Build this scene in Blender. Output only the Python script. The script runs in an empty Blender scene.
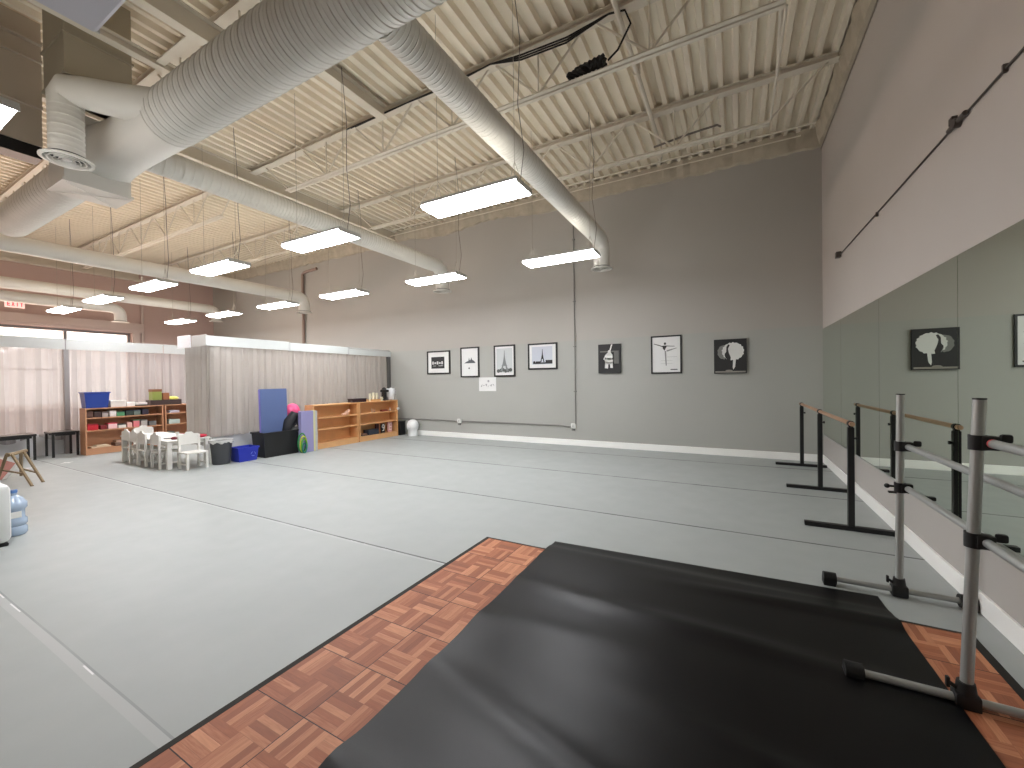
import bpy, bmesh, math, random
from mathutils import Matrix, Vector
random.seed(7)
sc = bpy.context.scene
COL = sc.collection
PI = math.pi

# ---------------------------------------------------------------- camera
H = 1.475
cam = bpy.data.cameras.new('camera')
cam.sensor_fit = 'HORIZONTAL'; cam.sensor_width = 36.0
cam.lens = 36.0 * 408.1 / 1024.0
cam.clip_start = 0.02; cam.clip_end = 200
cam_ob = bpy.data.objects.new('camera', cam); COL.objects.link(cam_ob)
R = Matrix(((0.87835798, 0.00772955, 0.47794091), (0.47781051, 0.01420518, -0.87834807), (-0.01357847, 0.99986922, 0.00878397)))
cam_ob.matrix_world = Matrix.Translation((0, 0, H)) @ R.to_4x4()
sc.camera = cam_ob

# ---------------------------------------------------------------- view, world, daylight
sc.view_settings.view_transform = 'Standard'
sc.view_settings.look = 'None'
sc.view_settings.gamma = 1.0
sc.view_settings.use_curve_mapping = False
sc.view_settings.exposure = 0.25
w = bpy.data.worlds.new('world'); sc.world = w; w.use_nodes = True
bg = w.node_tree.nodes['Background']
bg.inputs['Color'].default_value = (1.0, 0.93, 0.88, 1); bg.inputs['Strength'].default_value = 2.2
LIGHT_E = 34.0       # ceiling fixtures
DAY_W = 820.0        # daylight coming in at the shop window

def area(name, loc, rot, sx, sy, power, color):
    l = bpy.data.lights.new(name, 'AREA'); l.shape = 'RECTANGLE'; l.size = sx; l.size_y = sy
    l.energy = power; l.color = color
    o = bpy.data.objects.new(name, l); COL.objects.link(o); o.location = loc; o.rotation_euler = rot
    return o
area('window_daylight', (-18.75, 1.9, 2.0), (0, math.radians(-90), 0), 2.5, 8.4, DAY_W, (1.0, 0.70, 0.55))

# ---------------------------------------------------------------- room dimensions
XR, XL, YB, YF, ZD = 1.34, -18.3, 8.68, -3.0, 5.68

# ---------------------------------------------------------------- materials
def lin(c):
    return tuple(((v / 255) / 12.92 if v / 255 <= 0.04045 else ((v / 255 + 0.055) / 1.055) ** 2.4) for v in c)
MATS = {}
class NB:
    def __init__(s, m): s.t = m.node_tree; s.n = s.t.nodes; s.l = s.t.links
    def new(s, typ, **kw):
        n = s.n.new(typ)
        for k, v in kw.items(): setattr(n, k, v)
        return n
    def put(s, sock, v):
        if hasattr(v, 'is_linked') or hasattr(v, 'links'): s.l.new(v, sock)
        else: sock.default_value = v
    def math(s, op, a, b=None, c=None):
        n = s.new('ShaderNodeMath', operation=op); s.put(n.inputs[0], a)
        if b is not None: s.put(n.inputs[1], b)
        if c is not None: s.put(n.inputs[2], c)
        return n.outputs[0]
    def mix(s, f, a, b):
        n = s.new('ShaderNodeMix', data_type='RGBA'); s.put(n.inputs[0], f)
        s.put(n.inputs[6], a if hasattr(a, 'links') else (*a, 1)); s.put(n.inputs[7], b if hasattr(b, 'links') else (*b, 1))
        return n.outputs[2]
def mat(name, rgb, rough=0.6, metal=0.0, noise=0.0, nscale=6.0, spec=0.5, emit=None, estr=0, bump=0.0, bscale=60, coat=0.0):
    if name in MATS: return MATS[name]
    m = bpy.data.materials.new(name); m.use_nodes = True; MATS[name] = m
    b = m.node_tree.nodes['Principled BSDF']; nb = NB(m)
    c = lin(rgb)
    b.inputs['Roughness'].default_value = rough; b.inputs['Metallic'].default_value = metal
    b.inputs['Specular IOR Level'].default_value = spec
    b.inputs['Coat Weight'].default_value = coat
    tc = nb.new('ShaderNodeTexCoord')
    nz = nb.new('ShaderNodeTexNoise'); nz.inputs['Scale'].default_value = nscale; nz.inputs['Detail'].default_value = 4
    nb.l.new(tc.outputs['Object'], nz.inputs['Vector'])
    k = noise if noise else 0.03
    col = nb.mix(nz.outputs['Fac'], tuple(x * (1 - k) for x in c), tuple(min(1, x * (1 + k)) for x in c))
    nb.l.new(col, b.inputs['Base Color'])
    if emit: b.inputs['Emission Color'].default_value = (*lin(emit), 1); b.inputs['Emission Strength'].default_value = estr
    if bump:
        n2 = nb.new('ShaderNodeTexNoise'); n2.inputs['Scale'].default_value = bscale; nb.l.new(tc.outputs['Object'], n2.inputs['Vector'])
        bp = nb.new('ShaderNodeBump'); bp.inputs['Strength'].default_value = bump; bp.inputs['Distance'].default_value = 0.01
        nb.l.new(n2.outputs['Fac'], bp.inputs['Height']); nb.l.new(bp.outputs['Normal'], b.inputs['Normal'])
    return m

def wall_mat(name, low, high, z):
    m = bpy.data.materials.new(name); m.use_nodes = True; nb = NB(m); b = nb.n['Principled BSDF']
    b.inputs['Roughness'].default_value = 0.75; b.inputs['Specular IOR Level'].default_value = 0.25
    g = nb.new('ShaderNodeNewGeometry'); s = nb.new('ShaderNodeSeparateXYZ'); nb.l.new(g.outputs['Position'], s.inputs[0])
    f = nb.math('GREATER_THAN', s.outputs['Z'], z)
    nz = nb.new('ShaderNodeTexNoise'); nz.inputs['Scale'].default_value = 0.7; nz.inputs['Detail'].default_value = 5; nb.l.new(g.outputs['Position'], nz.inputs['Vector'])
    k = nb.math('MULTIPLY_ADD', nz.outputs['Fac'], 0.12, 0.94)
    c = nb.mix(f, lin(low), lin(high))
    v = nb.new('ShaderNodeVectorMath', operation='SCALE'); nb.l.new(c, v.inputs[0]); nb.l.new(k, v.inputs['Scale'])
    nb.l.new(v.outputs[0], b.inputs['Base Color'])
    return m
M_WALLB = wall_mat('back_wall_paint', (173, 173, 167), (177, 173, 166), 2.34)
M_WALLR = wall_mat('side_wall_paint', (184, 180, 175), (196, 189, 183), 1.0)
M_WALLL = wall_mat('window_wall_paint', (205, 186, 178), (200, 175, 167), 2.34)

def floor_mat():
    m = bpy.data.materials.new('grey_vinyl_dance_floor'); m.use_nodes = True; nb = NB(m); b = nb.n['Principled BSDF']
    g = nb.new('ShaderNodeNewGeometry'); s = nb.new('ShaderNodeSeparateXYZ'); nb.l.new(g.outputs['Position'], s.inputs[0])
    nz = nb.new('ShaderNodeTexNoise'); nz.inputs['Scale'].default_value = 1.3; nz.inputs['Detail'].default_value = 6; nz.inputs['Roughness'].default_value = 0.65
    nb.l.new(g.outputs['Position'], nz.inputs['Vector'])
    base = nb.mix(nz.outputs['Fac'], lin((158, 163, 161)), lin((171, 175, 173)))
    wob = nb.new('ShaderNodeTexNoise'); wob.inputs['Scale'].default_value = 0.8; nb.l.new(g.outputs['Position'], wob.inputs['Vector'])
    y = nb.math('MULTIPLY_ADD', wob.outputs['Fac'], 0.012, s.outputs['Y'])
    seam = None; tape = None; glint = None
    for sy, tw in ((-0.95, .022), (0.80, .022), (2.625, .014), (4.41, .010), (6.15, .010), (7.88, .010)):
        d = nb.math('ABSOLUTE', nb.math('SUBTRACT', y, sy + 0.006))
        a = nb.math('LESS_THAN', d, 0.0035 + 0.0024 * abs(sy)); t = nb.math('LESS_THAN', nb.math('ABSOLUTE', nb.math('ADD', nb.math('SUBTRACT', y, sy), tw)), tw)
        a = nb.math('MULTIPLY', a, .45 if tw > .02 else 1.25)
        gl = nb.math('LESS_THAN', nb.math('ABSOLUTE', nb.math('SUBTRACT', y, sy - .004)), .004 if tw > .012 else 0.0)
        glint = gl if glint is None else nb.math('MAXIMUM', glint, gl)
        seam = a if seam is None else nb.math('MAXIMUM', seam, a)
        tape = t if tape is None else nb.math('MAXIMUM', tape, t)
    n3 = nb.new('ShaderNodeTexNoise'); n3.inputs['Scale'].default_value = 3.0; nb.l.new(g.outputs['Position'], n3.inputs['Vector'])
    seamf = nb.math('MULTIPLY', seam, nb.math('MULTIPLY_ADD', n3.outputs['Fac'], 1.0, 0.15))
    c1 = nb.mix(nb.math('MULTIPLY', tape, 0.25), base, lin((190, 191, 190)))
    c1 = nb.mix(nb.math('MULTIPLY', glint, nb.math('GREATER_THAN', n3.outputs['Fac'], 0.58)), c1, lin((225, 225, 225)))  # glare on the seam tape, painted as pale streaks into the floor colour
    c2 = nb.mix(seamf, c1, lin((74, 76, 74)))
    nb.l.new(c2, b.inputs['Base Color'])
    sc2 = nb.new('ShaderNodeTexNoise'); sc2.inputs['Scale'].default_value = 5; sc2.inputs['Detail'].default_value = 8; nb.l.new(g.outputs['Position'], sc2.inputs['Vector'])
    nb.l.new(nb.math('SUBTRACT', nb.math('MULTIPLY_ADD', sc2.outputs['Fac'], 0.25, 0.36), nb.math('MULTIPLY', tape, 0.14)), b.inputs['Roughness'])
    b.inputs['Specular IOR Level'].default_value = 0.45
    return m

def parquet_mat():
    m = bpy.data.materials.new('parquet_tiles'); m.use_nodes = True; nb = NB(m); b = nb.n['Principled BSDF']
    g = nb.new('ShaderNodeNewGeometry'); s = nb.new('ShaderNodeSeparateXYZ'); nb.l.new(g.outputs['Position'], s.inputs[0])
    bl = 0.17375
    u = nb.math('DIVIDE', nb.math('ADD', s.outputs['X'], 2.005), bl); v = nb.math('DIVIDE', nb.math('SUBTRACT', s.outputs['Y'], 0.761), bl)
    fu = nb.math('FLOOR', u); fv = nb.math('FLOOR', v)
    ru = nb.math('SUBTRACT', u, fu); rv = nb.math('SUBTRACT', v, fv)
    par = nb.math('FLOORED_MODULO', nb.math('ADD', fu, fv), 2.0)
    def sel(a, c): return nb.math('ADD', nb.math('MULTIPLY', a, par), nb.math('MULTIPLY', c, nb.math('SUBTRACT', 1.0, par)))
    across = sel(ru, rv); along = sel(v, u)
    st = nb.math('FLOOR', nb.math('MULTIPLY', across, 5.0))
    cv = nb.new('ShaderNodeCombineXYZ'); nb.l.new(fu, cv.inputs[0]); nb.l.new(fv, cv.inputs[1]); nb.l.new(st, cv.inputs[2])
    wn = nb.new('ShaderNodeTexWhiteNoise', noise_dimensions='3D'); nb.l.new(cv.outputs[0], wn.inputs['Vector'])
    gr = nb.new('ShaderNodeTexNoise'); gr.inputs['Scale'].default_value = 1.0; gr.inputs['Detail'].default_value = 5
    cg = nb.new('ShaderNodeCombineXYZ'); nb.l.new(nb.math('MULTIPLY', across, 26.0), cg.inputs[0]); nb.l.new(nb.math('MULTIPLY', along, 2.2), cg.inputs[1]); nb.l.new(nb.math('MULTIPLY', wn.outputs['Value'], 90.0), cg.inputs[2])
    nb.l.new(cg.outputs[0], gr.inputs['Vector'])
    f = nb.math('ADD', nb.math('MULTIPLY', wn.outputs['Value'], 0.62), nb.math('MULTIPLY', gr.outputs['Fac'], 0.5))
    ramp = nb.new('ShaderNodeValToRGB'); nb.l.new(f, ramp.inputs[0])
    e = ramp.color_ramp.elements; e[0].position = 0.1; e[0].color = (*lin((134, 80, 56)), 1); e[1].position = 0.95; e[1].color = (*lin((214, 150, 112)), 1)
    mid = ramp.color_ramp.elements.new(0.5); mid.color = (*lin((168, 100, 68)), 1)
    tu = nb.math('DIVIDE', u, 2.0); tv = nb.math('DIVIDE', v, 2.0)
    du = nb.math('ABSOLUTE', nb.math('SUBTRACT', nb.math('FRACT', nb.math('ADD', tu, 0.5)), 0.5)); dv = nb.math('ABSOLUTE', nb.math('SUBTRACT', nb.math('FRACT', nb.math('ADD', tv, 0.5)), 0.5))
    line = nb.math('LESS_THAN', nb.math('MINIMUM', du, dv), 0.0065)
    sl = nb.math('LESS_THAN', nb.math('FRACT', nb.math('MULTIPLY', across, 5.0)), 0.05)
    c = nb.mix(nb.math('MULTIPLY', sl, 0.35), ramp.outputs[0], lin((84, 44, 28)))
    c = nb.mix(line, c, lin((44, 24, 18)))
    nb.l.new(c, b.inputs['Base Color']); b.inputs['Roughness'].default_value = 0.5; b.inputs['Specular IOR Level'].default_value = 0.3
    return m

def sheer_mat(name, rgb, tr):
    m = bpy.data.materials.new(name); m.use_nodes = True; nb = NB(m); nb.n.remove(nb.n['Principled BSDF'])
    out = [n for n in nb.n if n.type == 'OUTPUT_MATERIAL'][0]
    tc = nb.new('ShaderNodeTexCoord'); nz = nb.new('ShaderNodeTexNoise'); nz.inputs['Scale'].default_value = 9; nb.l.new(tc.outputs['Object'], nz.inputs['Vector'])
    c = lin(rgb); col = nb.mix(nz.outputs['Fac'], tuple(x * .94 for x in c), c)
    d = nb.new('ShaderNodeBsdfDiffuse'); nb.l.new(col, d.inputs['Color'])
    t = nb.new('ShaderNodeBsdfTranslucent'); nb.l.new(col, t.inputs['Color'])
    p = nb.new('ShaderNodeBsdfTransparent')
    m1 = nb.new('ShaderNodeMixShader'); m1.inputs[0].default_value = 0.36; nb.l.new(d.outputs[0], m1.inputs[1]); nb.l.new(t.outputs[0], m1.inputs[2])
    m2 = nb.new('ShaderNodeMixShader'); m2.inputs[0].default_value = tr; nb.l.new(m1.outputs[0], m2.inputs[1]); nb.l.new(p.outputs[0], m2.inputs[2])
    nb.l.new(m2.outputs[0], out.inputs['Surface'])
    return m
def clear_mat(name, tint, tr=0.9, rough=0.02):
    m = bpy.data.materials.new(name); m.use_nodes = True; nb = NB(m); nb.n.remove(nb.n['Principled BSDF'])
    out = [n for n in nb.n if n.type == 'OUTPUT_MATERIAL'][0]
    g = nb.new('ShaderNodeBsdfGlossy'); g.inputs['Roughness'].default_value = rough
    p = nb.new('ShaderNodeBsdfTransparent'); p.inputs['Color'].default_value = (*lin(tint), 1)
    fr = nb.new('ShaderNodeFresnel'); fr.inputs['IOR'].default_value = 1.45
    m2 = nb.new('ShaderNodeMixShader'); nb.l.new(nb.math('MULTIPLY_ADD', fr.outputs[0], tr, 0.04), m2.inputs[0]); nb.l.new(p.outputs[0], m2.inputs[1]); nb.l.new(g.outputs[0], m2.inputs[2])
    nb.l.new(m2.outputs[0], out.inputs['Surface'])
    return m
def mirror_mat():
    m = bpy.data.materials.new('mirror_silvering'); m.use_nodes = True; b = m.node_tree.nodes['Principled BSDF']
    b.inputs['Base Color'].default_value = (*lin((228, 236, 225)), 1); b.inputs['Metallic'].default_value = 1; b.inputs['Roughness'].default_value = 0.012
    return m

M_DECK = mat('cream_painted_steel_deck', (238, 228, 209), 0.6, noise=0.06, nscale=2)
M_STEEL = mat('cream_painted_steel', (222, 214, 199), 0.6, noise=0.06)
M_DUCT = mat('grey_painted_duct', (216, 213, 205), 0.5, noise=0.05, nscale=3)
M_DUCTIN = mat('duct_inside', (60, 58, 54), 0.7)
M_FIRE = mat('sprayed_fireproofing', (184, 174, 156), 0.95, noise=0.25, nscale=5, bump=0.6, bscale=22)
M_WHITE = mat('white_paint', (226, 226, 222), 0.5)
M_BASE = mat('white_baseboard', (252, 252, 248), 0.5)
M_BLACK = mat('black_paint', (16, 16, 17), 0.45)
M_BLKPL = mat('black_plastic', (20, 20, 21), 0.5)
M_ALU = mat('brushed_aluminium', (176, 178, 176), 0.42, metal=0.55)
M_WOOD = mat('light_wood', (222, 172, 116), 0.5, noise=0.14, nscale=4)
M_WOODS = mat('bookcase_wood', (224, 172, 118), 0.5, noise=0.12, nscale=5)
M_WOODD = mat('dusky_wood', (196, 144, 108), 0.55, noise=0.12, nscale=5)
M_CABLE = mat('grey_cable', (120, 112, 104), 0.6)
M_WIRE = mat('hanger_wire', (170, 162, 150), 0.5)
M_BCABLE = mat('black_cable', (18, 17, 16), 0.6)
M_EMIT = mat('lit_diffuser', (255, 255, 255), 0.5, emit=(250, 251, 255), estr=LIGHT_E)
M_UP = mat('uplight_slot', (255, 255, 255), 0.5, emit=(255, 250, 240), estr=LIGHT_E * 0.58)  # glow added on the housing tops to brighten deck and upper walls
M_UNLIT = mat('unlit_diffuser', (196, 196, 206), 0.35)
M_HOUSE = mat('fixture_housing', (196, 196, 192), 0.4)
M_CURT = sheer_mat('grey_sheer_curtain', (186, 179, 172), 0.08)
M_SHEER = sheer_mat('white_sheer_curtain', (182, 180, 181), 0.13)
M_VAL = mat('white_valance', (208, 212, 210), 0.45)
M_GLASS = clear_mat('window_glass', (250, 250, 250))
M_MIRROR = mirror_mat()

# ---------------------------------------------------------------- mesh helpers
class MB:
    """collects shapes in the local frame of the thing they belong to"""
    def __init__(s): s.bm = bmesh.new()
    def box(s, a, b, rot=None, bev=0.0, taper=None):
        x0, y0, z0 = a; x1, y1, z1 = b
        c = Vector(((x0 + x1) / 2, (y0 + y1) / 2, (z0 + z1) / 2))
        vs = [s.bm.verts.new((x, y, z)) for z in (z0, z1) for y in (y0, y1) for x in (x0, x1)]
        if taper:
            for v in vs[:4]: v.co.x = c.x + (v.co.x - c.x) * taper; v.co.y = c.y + (v.co.y - c.y) * taper
        fs = [s.bm.faces.new([vs[i] for i in f]) for f in ((0, 2, 3, 1), (4, 5, 7, 6), (0, 1, 5, 4), (2, 6, 7, 3), (0, 4, 6, 2), (1, 3, 7, 5))]
        if bev:
            es = list({e for f in fs for e in f.edges})
            r = bmesh.ops.bevel(s.bm, geom=es, offset=bev, segments=2, affect='EDGES', profile=0.5)
            vs = list({v for f in r['faces'] for v in f.verts})
        if rot:
            bmesh.ops.rotate(s.bm, verts=vs, cent=rot[1], matrix=Matrix.Rotation(rot[0], 3, rot[2]))
        return s
    def ring(s, c, r, ax, n, ry=None):
        ax = Vector(ax).normalized()
        t = Vector((0, 0, 1)) if abs(ax.z) < 0.9 else Vector((0, 1, 0))
        u = ax.cross(t).normalized(); v = ax.cross(u).normalized()
        ry = r if ry is None else ry
        return [s.bm.verts.new(Vector(c) + u * r * math.cos(2 * PI * i / n) + v * ry * math.sin(2 * PI * i / n)) for i in range(n)]
    def skin(s, rings, cap0=True, cap1=True):
        n = len(rings[0])
        for a, b in zip(rings, rings[1:]):
            for i in range(n): s.bm.faces.new((a[i], a[(i + 1) % n], b[(i + 1) % n], b[i]))
        if cap0: s.bm.faces.new(rings[0][::-1])
        if cap1: s.bm.faces.new(rings[-1])
    def tube(s, a, b, r, n=12, r2=None, caps=True):
        a, b = Vector(a), Vector(b); d = b - a
        s.skin([s.ring(a, r, d, n), s.ring(b, r if r2 is None else r2, d, n)], caps, caps); return s
    def path(s, pts, r, n=8, caps=True):
        pts = [Vector(p) for p in pts]; rings = []
        t = None
        for i, p in enumerate(pts):
            d = (pts[min(i + 1, len(pts) - 1)] - pts[max(i - 1, 0)]).normalized()
            if t is None:
                t = Vector((0, 0, 1)) if abs(d.z) < 0.9 else Vector((0, 1, 0))
            u = d.cross(t).normalized(); t = u.cross(d).normalized()
            rr = r[i] if isinstance(r, (list, tuple)) else r
            rings.append([s.bm.verts.new(p + u * rr * math.cos(2 * PI * k / n) + t * rr * math.sin(2 * PI * k / n)) for k in range(n)])
        s.skin(rings, caps, caps); return s
    def lathe(s, prof, c=(0, 0, 0), ax=(0, 0, 1), n=24, caps=True):
        c = Vector(c); a = Vector(ax).normalized()
        s.skin([s.ring(c + a * z, max(r, 1e-4), a, n) for r, z in prof], caps, caps); return s
    def prism(s, poly, o, ux, uy, d):
        """polygon poly (2D) in the plane o+ux*a+uy*b, extruded by vector d"""
        o, ux, uy, d = Vector(o), Vector(ux), Vector(uy), Vector(d)
        lo = [s.bm.verts.new(o + ux * a + uy * b) for a, b in poly]; hi = [s.bm.verts.new(v.co + d) for v in lo]
        n = len(poly); s.bm.faces.new(lo[::-1]); s.bm.faces.new(hi)
        for i in range(n): s.bm.faces.new((lo[i], lo[(i + 1) % n], hi[(i + 1) % n], hi[i]))
        return s
    def ell(s, c, r, n=16):
        m = Matrix.Translation(c) @ Matrix.Diagonal((*r, 1))
        bmesh.ops.create_uvsphere(s.bm, u_segments=n, v_segments=n // 2 + 2, radius=1, matrix=m); return s
    def build(s, name, m, parent=None, smooth=False, world=False):
        bmesh.ops.recalc_face_normals(s.bm, faces=s.bm.faces[:])
        if world and parent:
            p = parent
            off = Vector((0, 0, 0))
            while p: off += p.location; p = p.parent
            bmesh.ops.translate(s.bm, verts=s.bm.verts[:], vec=-off)
        me = bpy.data.meshes.new(name); s.bm.to_mesh(me); s.bm.free()
        me.materials.append(m)
        if smooth:
            me.polygons.foreach_set('use_smooth', [True] * len(me.polygons))
            try: me.set_sharp_from_angle(angle=math.radians(40))
            except Exception: pass
        o = bpy.data.objects.new(name, me); COL.objects.link(o)
        if parent: o.parent = parent
        return o
def tag(o, label=None, cat=None, group=None, kind=None):
    if label: o['label'] = label
    if cat: o['category'] = cat
    if group: o['group'] = group
    if kind: o['kind'] = kind
    return o
def thing(name, label, cat, loc=(0, 0, 0), rz=0.0, group=None):
    o = bpy.data.objects.new(name, None); COL.objects.link(o); o.location = loc; o.rotation_euler = (0, 0, rz)
    o.empty_display_size = 0.1
    return tag(o, label, cat, group)
def struct(name, mb, m, parent=None, smooth=False):
    o = mb.build(name, m, parent, smooth)
    if not parent: o['kind'] = 'structure'
    return o
KIDS = {}
def dup(root, loc, rz=0.0, label=None, group=None):
    def cp(o, par):
        c = o.copy(); COL.objects.link(c); c.parent = par
        for k in list(o.children): cp(k, c)
        return c
    r = cp(root, None); r.location = loc; r.rotation_euler = (0, 0, rz)
    if label: r['label'] = label
    if group: r['group'] = group
    return r
def one(name, label, cat, mb, m, loc=None, rz=0.0, group=None, smooth=False):
    """a thing that is one mesh, given in local coordinates"""
    o = mb.build(name, m, None, smooth)
    if loc: o.location = loc
    o.rotation_euler = (0, 0, rz)
    return tag(o, label, cat, group)

# ================================================================ SHELL
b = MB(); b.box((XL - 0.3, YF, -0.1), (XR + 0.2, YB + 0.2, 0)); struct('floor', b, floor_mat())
b = MB(); b.box((XL - 0.3, YB, 0), (XR + 0.2, YB + 0.2, 5.75)); struct('wall_back', b, M_WALLB)
b = MB(); b.box((XR, YF, 0), (XR + 0.2, YB, 5.75)); struct('wall_right', b, M_WALLR)
b = MB(); b.box((XL - 0.3, YF - 0.2, 0), (XR + 0.2, YF, 5.75)); struct('wall_front', b, M_WALLR)
WY0, WY1, WZ0, WZ1 = -2.3, 6.12, 0.72, 3.28
b = MB()
b.box((XL - 0.3, YF, 0), (XL, YB, WZ0)); b.box((XL - 0.3, YF, WZ1), (XL, YB, 5.75))
b.box((XL - 0.3, YF, WZ0), (XL, WY0, WZ1)); b.box((XL - 0.3, WY1, WZ0), (XL, YB, WZ1))
struct('wall_left', b, M_WALLL)
# window, frame and panes
wf = MB()
for z0, z1 in ((WZ0, WZ0 + .07), (WZ1 - .07, WZ1)): wf.box((XL - .2, WY0, z0), (XL - .08, WY1, z1))
for y in (WY0, WY1 - .07): wf.box((XL - .2, y, WZ0 + .07), (XL - .08, y + .07, WZ1 - .07))
for y in (4.56, 2.9, 1.24, -.42): wf.box((XL - .2, y - .035, WZ0 + .07), (XL - .08, y + .035, WZ1 - .07))
for z in (2.0,): wf.box((XL - .17, WY0 + .07, z - .02), (XL - .11, WY1 - .07, z + .02))
win = struct('window_1', wf, mat('window_frame_grey', (120, 116, 116), 0.5))
b = MB(); b.box((XL - .145, WY0 + .05, WZ0 + .05), (XL - .135, WY1 - .05, WZ1 - .05)); b.build('pane', M_GLASS, win)
b = MB(); b.box((XL, WY0 - .3, WZ1 + .02), (XL + .10, WY1 + .3, WZ1 + .10)); b.box((XL, WY0 - .3, WZ1 + .10), (XL + .16, WY1 + .3, WZ1 + .34))
b.box((XL, WY1 + .02, WZ0), (XL + .10, WY1 + .2, WZ1 + .02)); struct('trim_1', b, mat('window_casing', (206, 188, 180), 0.6))
b = MB(); b.box((XL, YF, 5.10), (XL + .14, 6.35, 5.18)); b.box((XL, YF, 5.18), (XL + .05, 6.35, 5.62)); struct('trim_2', b, M_STEEL)
# outside, beyond the window: pavement and a pale wall across the lot
b = MB(); b.box((-60, -30, -0.3), (XL - .35, 30, -0.25)); struct('ground', b, mat('pale_pavement', (190, 176, 168), 0.9))

# fluted deck
b = MB(); P = 0.19; prof = []
x = XL - 0.02
zt, zb = 5.755, 5.68
pts = [(x, zt)]
while x < XR + 0.02:
    pts += [(x + .085, zt), (x + .105, zb), (x + .165, zb), (x + .185, zt)]
    x += P
ys = [YF, YB + .02]
rows = [[b.bm.verts.new((px, y, pz)) for px, pz in pts] for y in ys]
top = [[b.bm.verts.new((px, y, 5.95)) for px in (pts[0][0], pts[-1][0])] for y in ys]
for i in range(len(pts) - 1): b.bm.faces.new((rows[0][i], rows[0][i + 1], rows[1][i + 1], rows[1][i]))
b.bm.faces.new((top[0][0], top[1][0], top[1][1], top[0][1]))
b.bm.faces.new([top[0][0]] + rows[0] + [top[0][1]]); b.bm.faces.new(([top[1][0]] + rows[1] + [top[1][1]])[::-1])
b.bm.faces.new((top[0][0], rows[0][0], rows[1][0], top[1][0])); b.bm.faces.new((top[0][1], top[1][1], rows[1][-1], rows[0][-1]))
struct('ceiling', b, M_DECK)

# sprayed fireproofing along the wall heads
def lump_band(axis, a0, a1, wall, z0fn, z1, thick, name, sgn):
    b = MB(); n = int((a1 - a0) / 0.12); rings = []
    for i in range(n + 1):
        t = a0 + (a1 - a0) * i / n
        z0 = z0fn(t) + random.uniform(-.018, .018); th = thick + random.uniform(-.02, .03)
        sec = [(0, z0), (th * .45, z0 + .02), (th * .8, z0 + (z1 - z0) * .5), (th, z1), (0, z1)]
        rings.append([b.bm.verts.new((t, wall + sgn * d, z) if axis == 'x' else (wall + sgn * d, t, z)) for d, z in sec])
    b.skin(rings); return struct(name, b, M_FIRE)
lump_band('x', XL + .15, XR - .01, YB, lambda t: 5.38 + (0.06 * math.sin(t * 2.1) if -9 < t < -3 else 0), 5.70, .10, 'trim_3', -1)
lump_band('y', YF, YB - .12, XR, lambda t: 5.37, 5.70, .10, 'trim_4', -1)
b = MB(); b.tube((XR - .012, YF, 5.34), (XR - .012, YB - .02, 5.34), .008, 6); struct('trim_5', b, mat('wall_head_bead', (150, 142, 130), .7))

# baseboards
b = MB(); b.box((-7.95, YB - .018, 0), (XR, YB, .13), bev=0.004); struct('baseboard_back', b, M_BASE)
b = MB(); b.box((XR - .018, YF, 0), (XR, YB - .018, .13), bev=0.004); struct('baseboard_right', b, M_BASE)

# ================================================================ MIRROR on the right wall
mir = thing('wall_mirror', 'long frameless mirror of joined panels along the side wall behind the barres', 'mirror', (XR, 3.0, .485))
ye = [8.655, 7.31, 5.58, 3.87, 2.14, .41, -1.3]
for a, c in zip(ye, ye[1:]):
    b = MB(); b.box((XR - .008, c + .0025, .488), (XR - .001, a - .0025, 2.28)); b.build('mirror_panel', M_MIRROR, mir, world=True)
b = MB(); b.box((XR - .014, -1.3, .472), (XR, 8.655, .488)); b.build('bottom_channel', mat('mirror_channel', (170, 170, 166), .4, metal=.3), mir, world=True)

# ================================================================ ROOF STEEL
def joist(y, x0, x1, nodes, label, top0=None, top1=None):
    t = thing('steel_joist', label, 'roof joist', ((x0 + x1) / 2, y, 5.0), group='open-web steel joists under the roof deck')
    top0 = x0 if top0 is None else top0; top1 = x1 if top1 is None else top1
    b = MB()
    for s in (-1, 1):
        b.box((top0, y + s * .012 + (0 if s > 0 else -.055), 5.672), (top1, y + s * .012 + (.055 if s > 0 else 0), 5.679))
        b.box((top0, y + s * .012 - .003, 5.60), (top1, y + s * .012 + .003, 5.672))
    b.box((top0, y - .065, 5.598), (top1, y + .065, 5.604))
    b.build('top_chord', M_STEEL, t, world=True)
    b = MB()
    for s in (-1, 1):
        b.box((x0, y + s * .012 + (0 if s > 0 else -.05), 5.0), (x1, y + s * .012 + (.05 if s > 0 else 0), 5.006))
        b.box((x0, y + s * .012 - .003, 5.006), (x1, y + s * .012 + .003, 5.05))
    b.build('bottom_chord', M_STEEL, t, world=True)
    def web(p, q, r):
        b = MB(); b.tube(p, q, r, 8); b.build('web_bar', M_STEEL, t, world=True)
    for i, n in enumerate(nodes):
        web((n, y, 5.03), (n, y, 5.62), .011)
        for d in (-.62, .62):
            if top0 < n + d < top1: web((n, y, 5.03), (n + d, y, 5.62), .014)
    web((x1 - .03, y, 5.03), (min(top1 - .05, x1 + .7), y, 5.64), .014)
    web((x0 + .03, y, 5.03), (max(top0 + .05, x0 - .7), y, 5.64), .014)
    return t
nr = [-6.1, -4.77, -3.44, -2.11, -.78]
nl = [-15.9, -14.57, -13.24, -11.91, -10.58]
joist(4.67, -7.18, .46, nr, 'open-web joist over the dance floor with black cables along its top', -8.28, 1.33)
joist(6.76, -7.30, .46, nr, 'open-web joist over the dance floor between the cable joist and picture wall', -8.28, 1.33)
joist(2.58, -7.30, .46, nr, 'open-web joist just beyond the large round duct, mostly hidden by it', -8.28, 1.33)
joist(.49, -7.30, .46, nr, 'open-web joist directly above the camera end of the dance floor', -8.28, 1.33)
joist(4.67, -17.1, -9.41, nl, 'open-web joist in the window bay, in line with the cable joist', -18.2, -8.42)
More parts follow.
